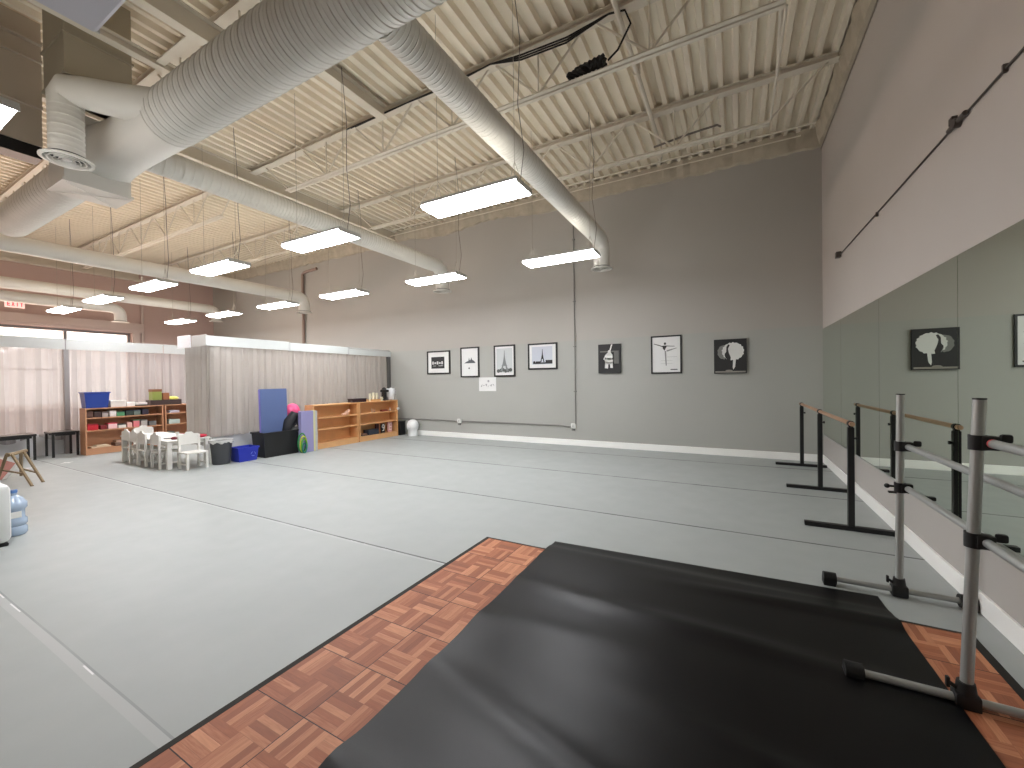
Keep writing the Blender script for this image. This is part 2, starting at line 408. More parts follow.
joist(6.76, -17.1, -9.45, nl, 'open-web joist in the window bay, the one closer to the picture wall', -18.2, -8.42)
joist(2.58, -17.1, -9.45, nl, 'open-web joist in the window bay, crossing just beyond the exit sign', -18.2, -8.42)

def ibeam(x, y0, y1, z0, z1, wd, label, cat='roof beam'):
    b = MB(); h = .012
    b.box((x - wd / 2, y0, z0), (x + wd / 2, y1, z0 + h)); b.box((x - wd / 2, y0, z1 - h), (x + wd / 2, y1, z1)); b.box((x - .006, y0, z0 + h), (x + .006, y1, z1 - h))
    return one('roof_beam', label, cat, b, M_STEEL)
ibeam(-8.35, YF + .02, YB - .12, 5.44, 5.675, .13, 'long cream girder between dance floor bay and window bay, joist ends resting on it')
ibeam(-4.66, 2.66, 4.60, 5.48, 5.67, .15, 'short deep cream beam between two joists beyond the big round duct')
ibeam(-4.86, .56, 2.51, 5.06, 5.30, .12, 'short cream beam above the round duct, beside the unlit fixture')
ibeam(-5.72, -1.5, 2.50, 5.08, 5.18, .10, 'cream beam running past the rectangular duct drop')
b = MB(); b.tube((-8.2, 8.25, 5.6), (1.2, 8.25, 5.6), .016, 8); b.tube((-8.2, 8.25, 5.45), (1.0, 8.25, 5.45), .012, 8); one('bridging_rod', 'pair of thin level rods under the deck along the picture wall', 'rod', b, M_STEEL)
b = MB(); b.box((-5.66, 2.16, 5.10), (-4.93, 2.24, 5.11)); b.box((-5.66, 2.195, 5.11), (-4.93, 2.205, 5.18)); one('cross_beam', 'stub of cream angle joining two roof beams above the duct', 'roof beam', b, M_STEEL)
b = MB(); b.tube((.47, 4.74, 5.03), (.47, 6.69, 5.03), .014, 8); one('bridging_rod', 'thin level rod tying two joist ends beside the mirror wall', 'rod', b, M_STEEL)
b = MB(); b.tube((.43, 4.74, 5.07), (.55, 6.69, 5.58), .02, 8); one('bridging_rod', 'sloping cream brace between two joists near the mirror wall', 'rod', b, M_STEEL)
b = MB()
for y0, y1 in ((-2.9, 8.5),): b.tube((-3.45, 4.75, 5.56), (-3.0, 6.7, 5.04), .012, 8)
one('bridging_rod', 'slanting brace behind the slim round duct between two joists', 'rod', b, M_STEEL)
b = MB(); b.tube((-6.6, 3.3, 5.58), (-6.6, 8.5, 5.58), .013, 8); one('bridging_rod', 'thin rod running under the deck above the lit fixtures', 'rod', b, M_STEEL)
# sprinkler / gas pipe running under the deck
sp = thing('ceiling_pipe', 'cream pipe running under the deck towards the picture wall', 'pipe', (-1.1, 4.0, 5.5))
b = MB(); b.tube((-1.1, -1.0, 5.53), (-1.1, 7.55, 5.53), .032, 12); b.build('pipe_run', M_STEEL, sp, True, world=True)
b = MB(); b.tube((-1.1, 7.5, 5.53), (-1.1, 7.5, 5.22), .028, 12); b.tube((-1.1, 7.52, 5.3), (-1.1, 7.45, 5.3), .04, 12); b.build('pipe_drop', M_STEEL, sp, True, world=True)
b = MB()
b.tube((-1.1, 5.6, 5.53), (-1.1, 5.6, 5.66), .045, 10)
b.tube((-1.1, 5.57, 5.53), (-1.1, 5.63, 5.53), .045, 10); b.build('pipe_coupling', M_STEEL, sp, True, world=True)
b = MB(); b.path([(-1.15, 7.2, 5.35), (-.6, 7.15, 5.38), (-.2, 7.15, 5.4), (-.15, 7.15, 5.36)], .016, 8); one('ceiling_pipe', 'thin grey branch pipe between joist and picture wall', 'pipe', b, M_CABLE, smooth=True)
# black cables on the first joist
b = MB()
for k in range(3):
    b.path([(-5.5 + k * .1, 4.60, 5.59 - k * .01), (-4.2, 4.60, 5.585), (-3.4, 4.59, 5.57 - k * .01), (-2.75, 4.585, 5.59), (-2.3, 4.58, 5.53 - .03 * k), (-1.7, 4.58, 5.50 - .03 * k), (-1.2, 4.585, 5.56)], .010, 6)
one('cable', 'bundle of black cables sagging along the joist top chord', 'cable', b, M_BCABLE, smooth=True)
b = MB(); b.path([(-1.2, 4.585, 5.56), (-1.02, 4.58, 5.52), (-.96, 4.58, 5.35), (-1.1, 4.58, 5.12), (-1.22, 4.6, 5.06)], .011, 6)
one('cable', 'single black cable looping down beside the cream pipe', 'cable', b, M_BCABLE, smooth=True)
b = MB()
for k in range(5):
    a = [(-1.70 + .44 * i / 16, 4.63 + .05 * math.sin(i * .9 + k * 1.7), 5.055 + (.012 + .028 * (i / 16)) * (1 + math.sin(i * .7 + k * 1.3))) for i in range(17)]
    b.path(a, .022, 8)
one('cable', 'coiled black cable heap lying on the joist bottom chord', 'cable', b, M_BCABLE, smooth=True)

# ================================================================ DUCTS
def ribbed(x0, x1, y, z, r, pitch, n=40):
    prof = []; x = 0; L = abs(x1 - x0); k = 0
    while x < L:
        h = r * (.030 if k % 2 == 0 else .016)
        prof += [(r, x), (r, min(x + pitch * .62, L)), (r + h, min(x + pitch * .74, L)), (r, min(x + pitch * .88, L))]
        x += pitch; k += 1
    out = []
    for p in prof:
        if not out or p[1] > out[-1][1] + 1e-5: out.append(p)
    return out
def spiral(b, p, ax, L, r, pitch, n=40): b.lathe(ribbed(0, L, 0, 0, r, pitch), p, ax, n)
duct = thing('main_duct', 'large grey spiral duct crossing above the studio with square plenum box', 'duct', (-4.5, 2.02, 3.8))
b = MB(); spiral(b, (-1.2, 2.02, 4.17), (-1, 0, 0), 3.80, .25, .047, 44); b.build('spiral_duct', M_DUCT, duct, True, world=True)
b = MB()   # smooth reducer from the round duct to the plenum
rings = []
for x, r, zc, sq in ((-5.0, .25, 4.17, 0), (-5.5, .25, 4.18, 0), (-6.0, .255, 4.2, .1), (-6.4, .265, 4.22, .3), (-6.62, .27, 4.24, .6)):
    ring = []
    for i in range(40):
        a = 2 * PI * i / 40; cx, cz = math.cos(a), math.sin(a); m = max(abs(cx), abs(cz)); q = (1 - sq) + sq / m
        ring.append(b.bm.verts.new((x, 2.02 - .03 * sq + cx * r * q * (.96 if sq else 1), zc + cz * r * q)))
    rings.append(ring)
b.skin(rings); b.build('duct_reducer', M_DUCT, duct, True, world=True)
b = MB()
b.box((-7.1, 1.66, 3.8), (-6.6, 2.24, 4.62))
for d in (1, -1):   # creased cross break under the box
    b.prism([(0, 0), (.006, .006), (0, .012)], (-7.09, 1.67 if d > 0 else 2.23, 3.797), (0, 0, -1), (.01, 0, 0), (.48, .56 * d, 0))
b.box((-7.12, 1.64, 3.8), (-6.58, 1.66, 3.83)); b.box((-7.12, 2.24, 3.8), (-6.58, 2.26, 3.83))
b.box((-6.6, 1.64, 3.8), (-6.585, 2.26, 3.83)); b.box((-7.115, 1.64, 3.8), (-7.1, 2.26, 3.83))
b.build('plenum_box', M_DUCT, duct, world=True)
b = MB(); b.box((-6.52, 1.5, 4.64), (-5.9, 2.03, 5.66))
for z in (4.64, 5.05): b.box((-6.54, 1.485, z), (-5.885, 2.045, z + .025))
b.build('duct_drop', mat('beige_duct_drop', (168, 158, 138), .6), duct, world=True)
b = MB(); spiral(b, (-7.1, 2.04, 4.25), (-1, 0, 0), 3.6, .235, .062, 40); b.build('spiral_duct', M_DUCT, duct, True, world=True)
# lateral tap and downward spout with its round diffuser
b = MB(); b.path([(-4.95, 1.93, 4.21), (-5.32, 1.74, 4.29), (-5.58, 1.56, 4.35), (-5.70, 1.485, 4.37), (-5.76, 1.47, 4.31), (-5.76, 1.47, 4.2)], [.17, .158, .143, .14, .135, .132], 28)
b.build('side_tap', M_DUCT, duct, True, world=True)
b = MB(); spiral(b, (-5.76, 1.47, 4.24), (0, 0, -1), .50, .128, .05, 32); b.build('spout', M_DUCT, duct, True, world=True)
def diffuser(parent, x, y, z, R, m=M_DUCT):
    b = MB(); b.lathe([(R * .62, .06), (R * .66, .03), (R, .012), (R, 0), (R * .86, -.006), (R * .84, .002), (R * .80, .03)], (x, y, z), (0, 0, 1), 32, caps=False)
    o = b.build('round_diffuser', m, parent, True, world=True)
    b = MB()
    for k in (.72, .52, .33):
        b.lathe([(R * k, -.004), (R * k * .93, -.006), (R * k * .86, .022), (R * k * .89, .024)], (x, y, z), (0, 0, 1), 28, caps=False)
    b.lathe([(R * .2, .0), (R * .16, .012), (.001, .014)], (x, y, z), (0, 0, 1), 20)
    b.build('diffuser_cones', m, o, True, world=True)
    b = MB(); b.lathe([(R * .79, .035), (R * .79, .04)], (x, y, z), (0, 0, 1), 28); b.build('dark_throat', M_DUCTIN, o, world=True)
diffuser(duct, -5.76, 1.47, 3.70, .195)

def branch(x, z, y0, y1, r, zdrop, R, label, rib=0, pink=False):
    m = M_DUCT
    t = thing('branch_duct', label, 'duct', (x, y0, z), group='slim round branch ducts running towards the picture wall')
    b = MB()
    L = y1 - y0 - 2 * r
    if rib: spiral(b, (x, y0, z), (0, 1, 0), L, r, rib, 28)
    else: b.tube((x, y0, z), (x, y1 - 2 * r, z), r, 28)
    b.build('duct_run', m, t, True, world=True)
    b = MB(); c = (y1 - 2 * r, z - 1.5 * r)
    pts = [(x, c[0] + 1.5 * r * math.sin(a), c[1] + 1.5 * r * math.cos(a)) for a in [PI / 2 * i / 5 for i in range(6)]]
    pts = [(x, y1 - 2 * r - .02, z)] + pts + [(x, pts[-1][1], zdrop)]
    b.path(pts, r * 1.03, 28); b.build('elbow', m, t, True, world=True)
    diffuser(t, x, pts[-1][1], zdrop - .05, R, m)
    return t
branch(-2.2, 4.12, 2.2, 7.75, .145, 3.62, .2, 'ribbed branch duct leaving the big duct by the fixture closest to the mirror', rib=.042)
branch(-6.08, 4.18, 2.2, 7.85, .155, 3.66, .22, 'branch duct ending above a lit fixture over the bookcases', rib=.05)
branch(-11.4, 4.06, 1.0, 7.95, .155, 3.66, .22, 'long grey branch duct ending over the tall curtain enclosure')
branch(-16.0, 4.10, -1.5, 7.75, .145, 3.74, .2, 'branch duct ending near the far corner past the curtains')
branch(-16.5, 3.83, -1.5, 5.35, .14, 3.47, .2, 'short low branch duct running behind the exit sign')
# bulkhead beside the drop
b = MB(); b.box((-7.35, YF, 4.70), (-7.02, 1.60, 5.2)); b.box((-7.35, YF, 5.2), (-6.98, 1.60, 5.23)); b.box((-7.1, YF, 5.23), (-7.02, 1.60, 5.67)); b.box((-7.12, YF, 5.40), (-6.96, 1.60, 5.43))
b.box((-7.35, YF, 4.26), (-7.04, 1.60, 4.70)); b.box((-7.36, YF, 4.68), (-7.0, 1.60, 4.71)); struct('trim_6', b, mat('bulkhead_paint', (188, 176, 160), .6))
b = MB(); b.box((-7.30, YF, 4.12), (-7.06, 1.60, 4.258)); struct('trim_7', b, M_BLACK)

# ================================================================ LIGHT FIXTURES
def fixture(x, y, z, label, lit=True):
    t = thing('ceiling_light', label, 'ceiling light', (x, y, z), group='suspended rectangular ceiling lights' if lit else None)
    hl, hw = .61, .175
    b = MB(); b.box((-hl, -hw, .028), (hl, hw, .06), bev=.004)
    for s in (-1, 1): b.box((s * hl - .006, -hw, .0), (s * hl + .006, hw, .03))
    b.build('housing', M_HOUSE, t)
    b = MB(); b.prism([(-hw + .004, .028), (hw - .004, .028), (hw - .012, .004), (hw - .03, -.012), (-hw + .03, -.012), (-hw + .012, .004)], (-hl + .008, 0, 0), (0, 1, 0), (0, 0, 1), (2 * hl - .016, 0, 0))
    b.build('diffuser', M_EMIT if lit else M_UNLIT, t)
    if lit:
        b = MB()
        for s in (-1, 1): b.box((-.5, s * .10 - .02, .06), (.5, s * .10 + .02, .063))
        b.build('added_fill_strips', M_UP, t)  # added emitters facing the deck, not part of the fixture
    for s in (-1, 1):
        b = MB(); b.tube((s * .5, 0, .06), (s * .5, 0, 5.67 - z), .0028, 6); b.path([(s * .5, 0, .3), (s * .5 - .08, 0, .06)], .003, 5); b.path([(s * .5, 0, .3), (s * .5 + .08, 0, .06)], .003, 5)
        b.build('hanging_wire', M_WIRE, t)
    b = MB(); b.path([(.56, 0, .06), (.60, .02, .4), (.53, .03, .9), (.58, 0, 1.5), (.50, 0, 5.66 - z)], .0042, 6); b.build('power_cord', M_CABLE, t, True)
    return t
XS = [-2.47, -5.05, -7.65, -10.1, -12.6, -15.1]
nm0 = ['large lit fixture beside the ribbed branch duct, first of the row by the big duct', 'lit fixture hanging between the big duct and bookcases, second from the ribbed branch duct', 'lit fixture in front of the long grey branch duct, third along its row',
       'lit fixture fourth along the row, above the children table', 'lit fixture above the window curtains, fifth along the row by the big duct', 'lit fixture beside the exit sign, last of its row']
nm1 = ['lit fixture level with the end spout of the ribbed branch duct', 'lit fixture hiding the branch duct spout above the bookcases', 'lit fixture above the curtain enclosure between two branch duct spouts',
       'lit fixture just before the spout over the tall curtain enclosure', 'lit fixture at the spout of the far corner branch duct', 'lit fixture deepest in the far corner past the curtains']
for x, n in zip(XS, nm0): fixture(x, 3.74, 3.43, n)
for x, n in zip(XS, nm1): fixture(x, 6.25, 3.43, n)
fixture(-2.47, .75, 3.43, 'unlit suspended fixture with pale lavender diffuser close above the camera', lit=False)
fixture(-5.05, .73, 3.43, 'lit fixture beside the black-edged bulkhead, cut by the picture edge')

# ================================================================ EXIT SIGN
ex = thing('exit_sign', 'white exit sign with red letters hanging by the window wall', 'exit sign', (-17.0, 3.28, 3.62))
b = MB(); b.box((-17.03, 3.11, 3.62), (-16.98, 3.46, 3.80), bev=.006); b.build('sign_box', mat('exit_panel', (250, 226, 222), .5, emit=(255, 215, 210), estr=.35), ex, world=True)
b = MB(); b.box((-17.04, 3.02, 3.80), (-16.97, 3.56, 3.83)); b.tube((-17.0, 3.28, 3.83), (-17.0, 3.28, 3.86), .01); b.build('hanger', M_WHITE, ex, world=True)
LET = {'E': [((0, 0), (.2, 1)), ((0, 0), (.8, .18)), ((0, .41), (.7, .59)), ((0, .82), (.8, 1))], 'I': [((.3, 0), (.52, 1))], 'T': [((.3, 0), (.52, 1)), ((0, .82), (.82, 1))]}
b = MB(); y = 3.15; zb0 = 3.655; hh = .11; ww = .065
for ch in 'EXIT':
    if ch == 'X':
        for d in (1, -1):
            p = [(0, 0), (.22, 0), (.82, 1), (.6, 1)] if d > 0 else [(.6, 0), (.82, 0), (.22, 1), (0, 1)]
            b.prism([(a * ww, c * hh) for a, c in p], (-16.98, y, zb0), (0, 1, 0), (0, 0, 1), (.004, 0, 0))
    else:
        for (a0, c0), (a1, c1) in LET[ch]: b.box((-16.98, y + a0 * ww, zb0 + c0 * hh), (-16.976, y + a1 * ww, zb0 + c1 * hh))
    y += .075
b.build('lettering', mat('exit_red', (226, 50, 70), .5, emit=(230, 40, 60), estr=.5), ex, world=True)

# ================================================================ CONDUITS, OUTLETS
yc = YB - .02
cd = thing('conduit', 'thin grey conduit dropping down the picture wall to a white outlet', 'conduit', (-3.1, yc, .43))
b = MB(); b.tube((-3.11, yc, .48), (-3.11, yc, 5.28), .013, 8)
b.build('pipe_run', mat('conduit_grey', (132, 130, 126), .5), cd, True, world=True)
for z in (1.2, 2.2, 3.2, 4.57): b = MB(); b.box((-3.14, yc - .018, z), (-3.08, YB, z + .02)); b.build('strap', MATS['conduit_grey'], cd, world=True)
cd2 = thing('conduit', 'level grey conduit low on the picture wall between two outlets', 'conduit', (-5.8, yc, .45))
b = MB(); b.path([(-8.5, yc, .44), (-6.5, yc, .44), (-6.36, yc, .435)], .013, 8); b.path([(-6.2, yc, .43), (-6.0, yc, .435), (-5.2, yc, .44), (-3.5, yc, .44), (-3.28, yc, .42), (-3.16, yc, .42)], .013, 8); b.build('pipe_run', MATS['conduit_grey'], cd2, True, world=True)
for x, lb in ((-3.16, 'white outlet box where the tall conduit meets the level one'), (-6.28, 'small white outlet box on the level conduit by the bookcases')):
    t = thing('outlet', lb, 'outlet', (x, YB, .385)); b = MB(); b.box((-.05, -.055, 0), (.05, -.0, .11), bev=.004); b.build('box', M_WHITE, t)
    b = MB()
    for z in (.03, .065): b.box((-.02, -.057, z), (.02, -.055, z + .02))
    b.build('sockets', mat('socket_grey', (150, 150, 148), .5), t)
    b = MB(); b.box((-.035, -.05, -.05), (.03, 0, -.005), bev=.004); b.build('plug', mat('plug_grey', (110, 110, 108), .6), t)
cd3 = thing('conduit', 'dark conduit running level high on the wall above the mirror', 'conduit', (XR, 4.0, 3.17))
mc = mat('dark_conduit', (74, 66, 62), .5)
b = MB(); b.tube((XR - .011, 7.30, 3.19), (XR - .009, -1.5, 3.12), .007, 8); b.build('pipe_run', mc, cd3, True, world=True)
b = MB(); b.box((XR - .06, 7.27, 3.15), (XR, 7.36, 3.23), bev=.006); b.build('end_box', mc, cd3, world=True)
b = MB(); b.tube((XR - .02, 3.95, 3.157), (XR - .02, 3.72, 3.157), .017, 12); b.tube((XR - .04, 3.84, 3.155), (XR - .001, 3.84, 3.155), .032, 12); b.box((XR - .03, 3.88, 3.18), (XR - .001, 3.93, 3.225)); b.build('junction_box', mc, cd3, world=True)
for y in (5.6, 3.3): b = MB(); b.box((XR - .022, y, 3.14), (XR, y + .015, 3.185)); b.build('strap', mc, cd3, world=True)
cd4 = thing('conduit', 'grey conduit beside the branch duct spout above the curtain enclosure', 'conduit', (-12.55, yc, 2.8))
b = MB(); b.path([(-11.85, yc - .02, 5.18), (-12.45, yc - .035, 5.14), (-12.55, yc - .035, 5.08), (-12.55, yc - .035, 2.75)], .045, 10); b.build('pipe_run', mat('warm_conduit', (150, 128, 118), .5), cd4, True, world=True)
b = MB(); b.tube((XL + .05, 6.42, .0), (XL + .05, 6.42, 5.05), .04, 10); one('conduit', 'pale vertical pipe beside the shop window casing', 'conduit', b, MATS['window_casing'], smooth=True)

# ================================================================ PICTURES
FR = mat('black_frame', (22, 22, 23), .4); PAPER = mat('white_paper', (226, 226, 224), .7); INK = mat('ink_grey', (96, 98, 102), .8); DARK = mat('print_black', (38, 38, 38), .6); LITE = mat('print_white', (222, 222, 218), .7); SKY = mat('print_pale_blue', (196, 200, 210), .8)
yw = YB - .001
def framed(x0, x1, z0, z1, label, fw=.035):
    t = thing('framed_picture', label, 'picture', ((x0 + x1) / 2, yw, z0), group='black-framed prints in a line on the picture wall')
    W = (x1 - x0) / 2; Hh = z1 - z0
    b = MB(); d = -.03
    b.box((-W, d, 0), (W, 0, fw)); b.box((-W, d, Hh - fw), (W, 0, Hh)); b.box((-W, d, fw), (-W + fw, 0, Hh - fw)); b.box((W - fw, d, fw), (W, 0, Hh - fw))
    b.build('frame', FR, t)
    b = MB(); b.box((-W + fw, -.018, fw), (W - fw, -.002, Hh - fw)); b.build('mount', PAPER, t)
    return t, W, Hh
def poly(t, name, m, P, y=-.0205, th=.002):
    b = MB()
    for p in P: b.prism(p, (0, y, 0), (1, 0, 0), (0, 0, 1), (0, th, 0))
    return b.build(name, m, t)
def R4(x0, z0, x1, z1): return [(x0, z0), (x1, z0), (x1, z1), (x0, z1)]
def disc(cx, cz, rx, rz, n=14, j=0): return [(cx + rx * (1 + j * math.sin(i * 2.7)) * math.cos(2 * PI * i / n), cz + rz * (1 + j * math.sin(i * 2.7)) * math.sin(2 * PI * i / n)) for i in range(n)]
t, W, Hh = framed(-7.33, -6.56, 1.67, 2.29, 'framed print with white lettering on a small black panel')
poly(t, 'print', DARK, [R4(-.24, .15, .20, .46)], -.020)
poly(t, 'lettering', mat('print_soft_white', (190, 190, 188), .7), [R4(-.21 + i * .077, .26 + .012 * (i % 2), -.155 + i * .077, .32 + .02 * ((i + 1) % 2)) for i in range(5)] + [R4(-.18, .215, -.08, .225), R4(0, .215, .15, .228)], -.022)
t, W, Hh = framed(-6.22, -5.65, 1.57, 2.34, 'framed print of a small grey skyline low over white paper')
poly(t, 'print', INK, [[(-.17, .36), (.18, .36), (.14, .41), (.07, .45), (.05, .51), (.03, .45), (0, .43), (-.02, .50), (-.04, .42), (-.12, .39)], R4(-.04, .21, .0, .25)])
def tower(t, cx, z0, h, wb, m):
    P = []
    N = 8
    for i in range(N):
        a, c = i / N, (i + 1) / N
        w0 = wb * (1 - a) ** 2.1 + .006; w1 = wb * (1 - c) ** 2.1 + .006
        if i < 2:
            for s in (-1, 1): P.append([(cx + s * w0, z0 + h * a), (cx + s * w0 * .45, z0 + h * a), (cx + s * w1 * .45, z0 + h * c), (cx + s * w1, z0 + h * c)][::s])
        else: P.append([(cx - w0, z0 + h * a), (cx + w0, z0 + h * a), (cx + w1, z0 + h * c), (cx - w1, z0 + h * c)])
    P.append(R4(cx - wb * .7, z0 + h * .24, cx + wb * .7, z0 + h * .27))
    return poly(t, 'tower', m, P, -.0225)
t, W, Hh = framed(-5.21, -4.62, 1.57, 2.34, 'framed tall print of a lattice tower above grey trees')
poly(t, 'print', mat('print_sky_grey', (196, 200, 200), .8), [R4(-.22, .10, .22, .69)], -.020)
tower(t, 0, .14, .5, .11, mat('tower_grey', (130, 134, 134), .8)); poly(t, 'trees', mat('tree_grey', (92, 96, 94), .8), [disc(-.17 + .068 * i, .14 + .012 * (i % 3), .045, .045) for i in range(6)], -.0215)
t, W, Hh = framed(-4.27, -3.53, 1.72, 2.33, 'framed wide print of a dark tower under a pale sky')
poly(t, 'print', SKY, [R4(-.27, .12, .25, .53)], -.020)
tower(t, .0, .17, .30, .05, DARK); poly(t, 'skyline', DARK, [R4(-.24, .13, .25, .165), R4(-.17, .165, -.05, .19), R4(.08, .165, .25, .215), disc(-.21, .17, .03, .03)], -.0215)
b = MB(); b.box((-.25, -.004, 0), (.25, 0, .345)); t = tag(b.build('paper_notice', PAPER), 'unframed white sheet with faint handwriting pinned below two prints', 'notice'); t.location = (-5.42, yw, 1.215)
poly(t, 'handwriting', mat('faint_ink', (168, 168, 168), .8), [[(-.2 + .07 * i, .10 + .03 * (i % 3)), (-.16 + .07 * i, .115 + .02 * (i % 2)), (-.15 + .07 * i, .15 + .03 * ((i + 1) % 2)), (-.19 + .07 * i, .125 + .03 * (i % 3))] for i in range(6)] + [disc(.03, .25, .03, .03)], -.006)
def canvas(x0, x1, z0, z1, label):
    W = (x1 - x0) / 2
    b = MB(); b.box((-W, -.045, 0), (W, 0, z1 - z0)); o = b.build('canvas_print', DARK); o.location = ((x0 + x1) / 2, yw, z0)
    tag(o, label, 'picture', 'dark canvas prints of dancers'); return o
t = canvas(-2.57, -2.09, 1.6, 2.22, 'dark canvas print of a white-clad figure with one arm raised')
poly(t, 'figure', LITE, [disc(-.005, .36, .075, .085, 18, .06), disc(-.01, .26, .085, .07, 18, .05), [(-.10, .11), (-.03, .10), (-.015, .24), (-.09, .24)], [(.01, .24), (.02, .11), (.075, .11), (.07, .24)], disc(.0, .455, .032, .038), [(.0, .48), (.03, .48), (.07, .61), (.04, .61)], [(-.13, .30), (-.11, .29), (-.06, .38), (-.08, .40)], [(-.11, .30), (-.09, .30), (-.07, .25), (-.09, .24)]], -.0475)
poly(t, 'horizon', mat('print_mid_grey', (110, 110, 106), .8), [R4(-.20, .45, .2, .475), R4(.1, .2, .2, .45)], -.0465)
t, W, Hh = framed(-1.48, -.90, 1.57, 2.33, 'framed white print of a ballet dancer with arms spread', .028)
poly(t, 'dancer', mat('print_dark_grey', (70, 70, 68), .8), [disc(-.02, .60, .022, .026), [(-.07, .56), (.02, .56), (-.0, .52), (-.03, .46), (-.06, .50)], [(-.24, .60), (-.23, .61), (-.04, .545), (-.05, .53)], [(.0, .545), (.0, .56), (.16, .545), (.16, .535)]], -.0215)
poly(t, 'dancer_legs', mat('print_light_grey', (150, 150, 148), .8), [[(-.03, .46), (.0, .45), (.01, .16), (-.01, .16), (-.025, .38)], [(-.0, .45), (.02, .47), (.20, .51), (.20, .50), (.03, .44)], R4(.02, .33, .2, .334), R4(-.1, .26, .12, .263), R4(-.1, .2, .12, .203)], -.0208)
poly(t, 'caption', INK, [R4(.08, .07, .21, .09)], -.0215)
t = canvas(-.33, .21, 1.55, 2.19, 'dark canvas print of a dancer in a wide white tutu')
poly(t, 'tutu_shade', mat('print_soft_grey', (128, 128, 124), .8), [disc(-.11, .40, .10, .13, 22, .06)], -.0462)
poly(t, 'tutu', LITE, [disc(.045, .41, .18, .165, 40, .05)], -.0472)
poly(t, 'dancer', mat('print_charcoal', (52, 50, 50), .8), [[(-.06, .50), (-.03, .545), (-.005, .53), (-.035, .46), (-.02, .38), (.01, .30), (-.0, .22), (-.005, .06), (-.03, .06), (-.035, .22), (-.09, .33), (-.09, .37), (-.065, .40)]], -.0482)
poly(t, 'leg', LITE, [[(.05, .30), (.10, .32), (.08, .12), (.05, .07), (.04, .12)]], -.0485)
poly(t, 'stage', mat('print_stage_grey', (150, 146, 138), .8), [R4(-.25, .015, .25, .045), disc(-.02, .05, .06, .02)], -.0485)

# ================================================================ BLACK PORTABLE BARRE
bar = thing('ballet_barre', 'black three-post barre with a wooden rail along the mirror', 'ballet barre', (.97, 6.5, 0))
RAIL = mat('rail_wood', (176, 140, 112), .45, noise=.1)
b = MB(); b.tube((.972, 8.30, 1.02), (.972, 4.88, 1.02), .021, 16); b.build('rail', RAIL, bar, True, world=True)
for y in (8.16, 6.54, 4.95):
    b = MB(); b.box((.947, y - .025, .04), (.997, y + .025, .985), bev=.004); b.build('post', M_BLACK, bar, world=True)
    b = MB(); b.box((.605, y - .03, .0), (1.30, y + .03, .042), bev=.005); b.build('foot', M_BLACK, bar, world=True)
    b = MB(); b.box((.955, y - .018, .98), (.989, y + .018, 1.0)); b.lathe([(.028, -.022), (.028, .022)], (.972, y, 1.02), (0, 1, 0), 16); b.build('rail_bracket', M_BLACK, bar, True, world=True); b = MB(); b.tube((.997, y, .88), (1.01, y, .88), .008, 8); b.tube((1.008, y, .88), (1.022, y, .88), .016, 10); b.build('adjusting_knob', M_BLACK, bar, True, world=True)

# ================================================================ SILVER DOUBLE BARRES
def silver(x, y, zt, z1, z2, xl, xr, y_end, label, red, lean):
    t = thing('ballet_barre', label, 'ballet barre', (x, y, 0))
    r = .0215; x0 = x
    def lx(z): return x0 + lean * z / zt
    for yy, first in ((y, True), (y_end + .12, False)):
        x = x0
        b = MB(); b.tube((x, yy, .05), (lx(zt), yy, zt), r, 20); b.build('post', M_ALU, t, True, world=True)
        b = MB(); b.tube((lx(zt), yy, zt), (lx(zt), yy, zt + .006), r * 1.03, 20); b.build('post_cap', M_BLKPL, t, world=True)
        b = MB(); b.tube((xl, yy, .045), (xr, yy, .045), r * .85, 18); b.build('foot_bar', M_ALU, t, True, world=True)
        for xx, s in ((xl, -1), (xr, 1)):
            b = MB(); b.tube((xx - s * .06, yy, .045), (xx + s * .012, yy, .045), .040, 16); b.box((xx - .035 - s * .02, yy - .04, 0), (xx + .035 - s * .02, yy + .04, .05), bev=.006); b.build('end_cap', M_BLKPL, t, True, world=True)
        b = MB(); b.box((x - .042, yy - .034, .004), (x + .042, yy + .034, .08), bev=.01); b.lathe([(.036, 0), (.030, .05)], (x, yy, .075), (0, 0, 1), 18); b.tube((x - .03, yy, .09), (x - .055, yy, .105), .009, 8); b.box((x - .065, yy - .01, .085), (x - .052, yy + .01, .13), bev=.003); b.build('foot_clamp', M_BLKPL, t, True, world=True)
        for z in (z1, z2):
            x = lx(z)
            b = MB(); b.lathe([(.030, -.032), (.030, .032)], (x, yy, z), (0, 0, 1), 20); b.box((x + .0, yy - .035, z - .03), (x + .058, yy + .015, z + .03), bev=.006)
            if z == z1 or red: b.tube((x + .05, yy, z + .012), (x + .085, yy, z + .018), .009, 8); b.box((x + .065, yy - .012, z + .0), (x + .105, yy + .012, z + .038), bev=.010)
            else:
                b.tube((x - .03, yy, z + .005), (x - .06, yy, z + .005), .007, 8); b.ell((x - .065, yy, z + .005), (.016, .016, .016), 10); b.box((x - .06, yy - .012, z - .042), (x - .0, yy + .012, z - .028), bev=.004)
            b.build('rail_clamp', M_BLKPL, t, True, world=True)
    for z in (z1, z2):
        x = lx(z)
        b = MB(); b.tube((x + .032, y - .028, z), (x + .032, y_end, z), .0185, 18); b.build('rail', M_ALU, t, True, world=True)
        if red and z == z1:
            b = MB(); b.tube((x + .032, y - .022, z), (x + .032, y - .032, z), .019, 18); b.tube((x + .032, y - .03, z), (x + .032, y - .045, z), .0192, 18); b.build('red_end', mat('red_tape', (226, 92, 92), .5), t, world=True)
    return t
silver(.955, 3.60, 1.345, 1.005, .73, .56, 1.30, 1.45, 'silver double-rail barre stand further along the mirror', False, .012)
silver(.885, 2.51, 1.365, 1.18, .755, .475, 1.24, .7, 'silver double-rail barre with a red rail end, closest to the camera', True, .045)

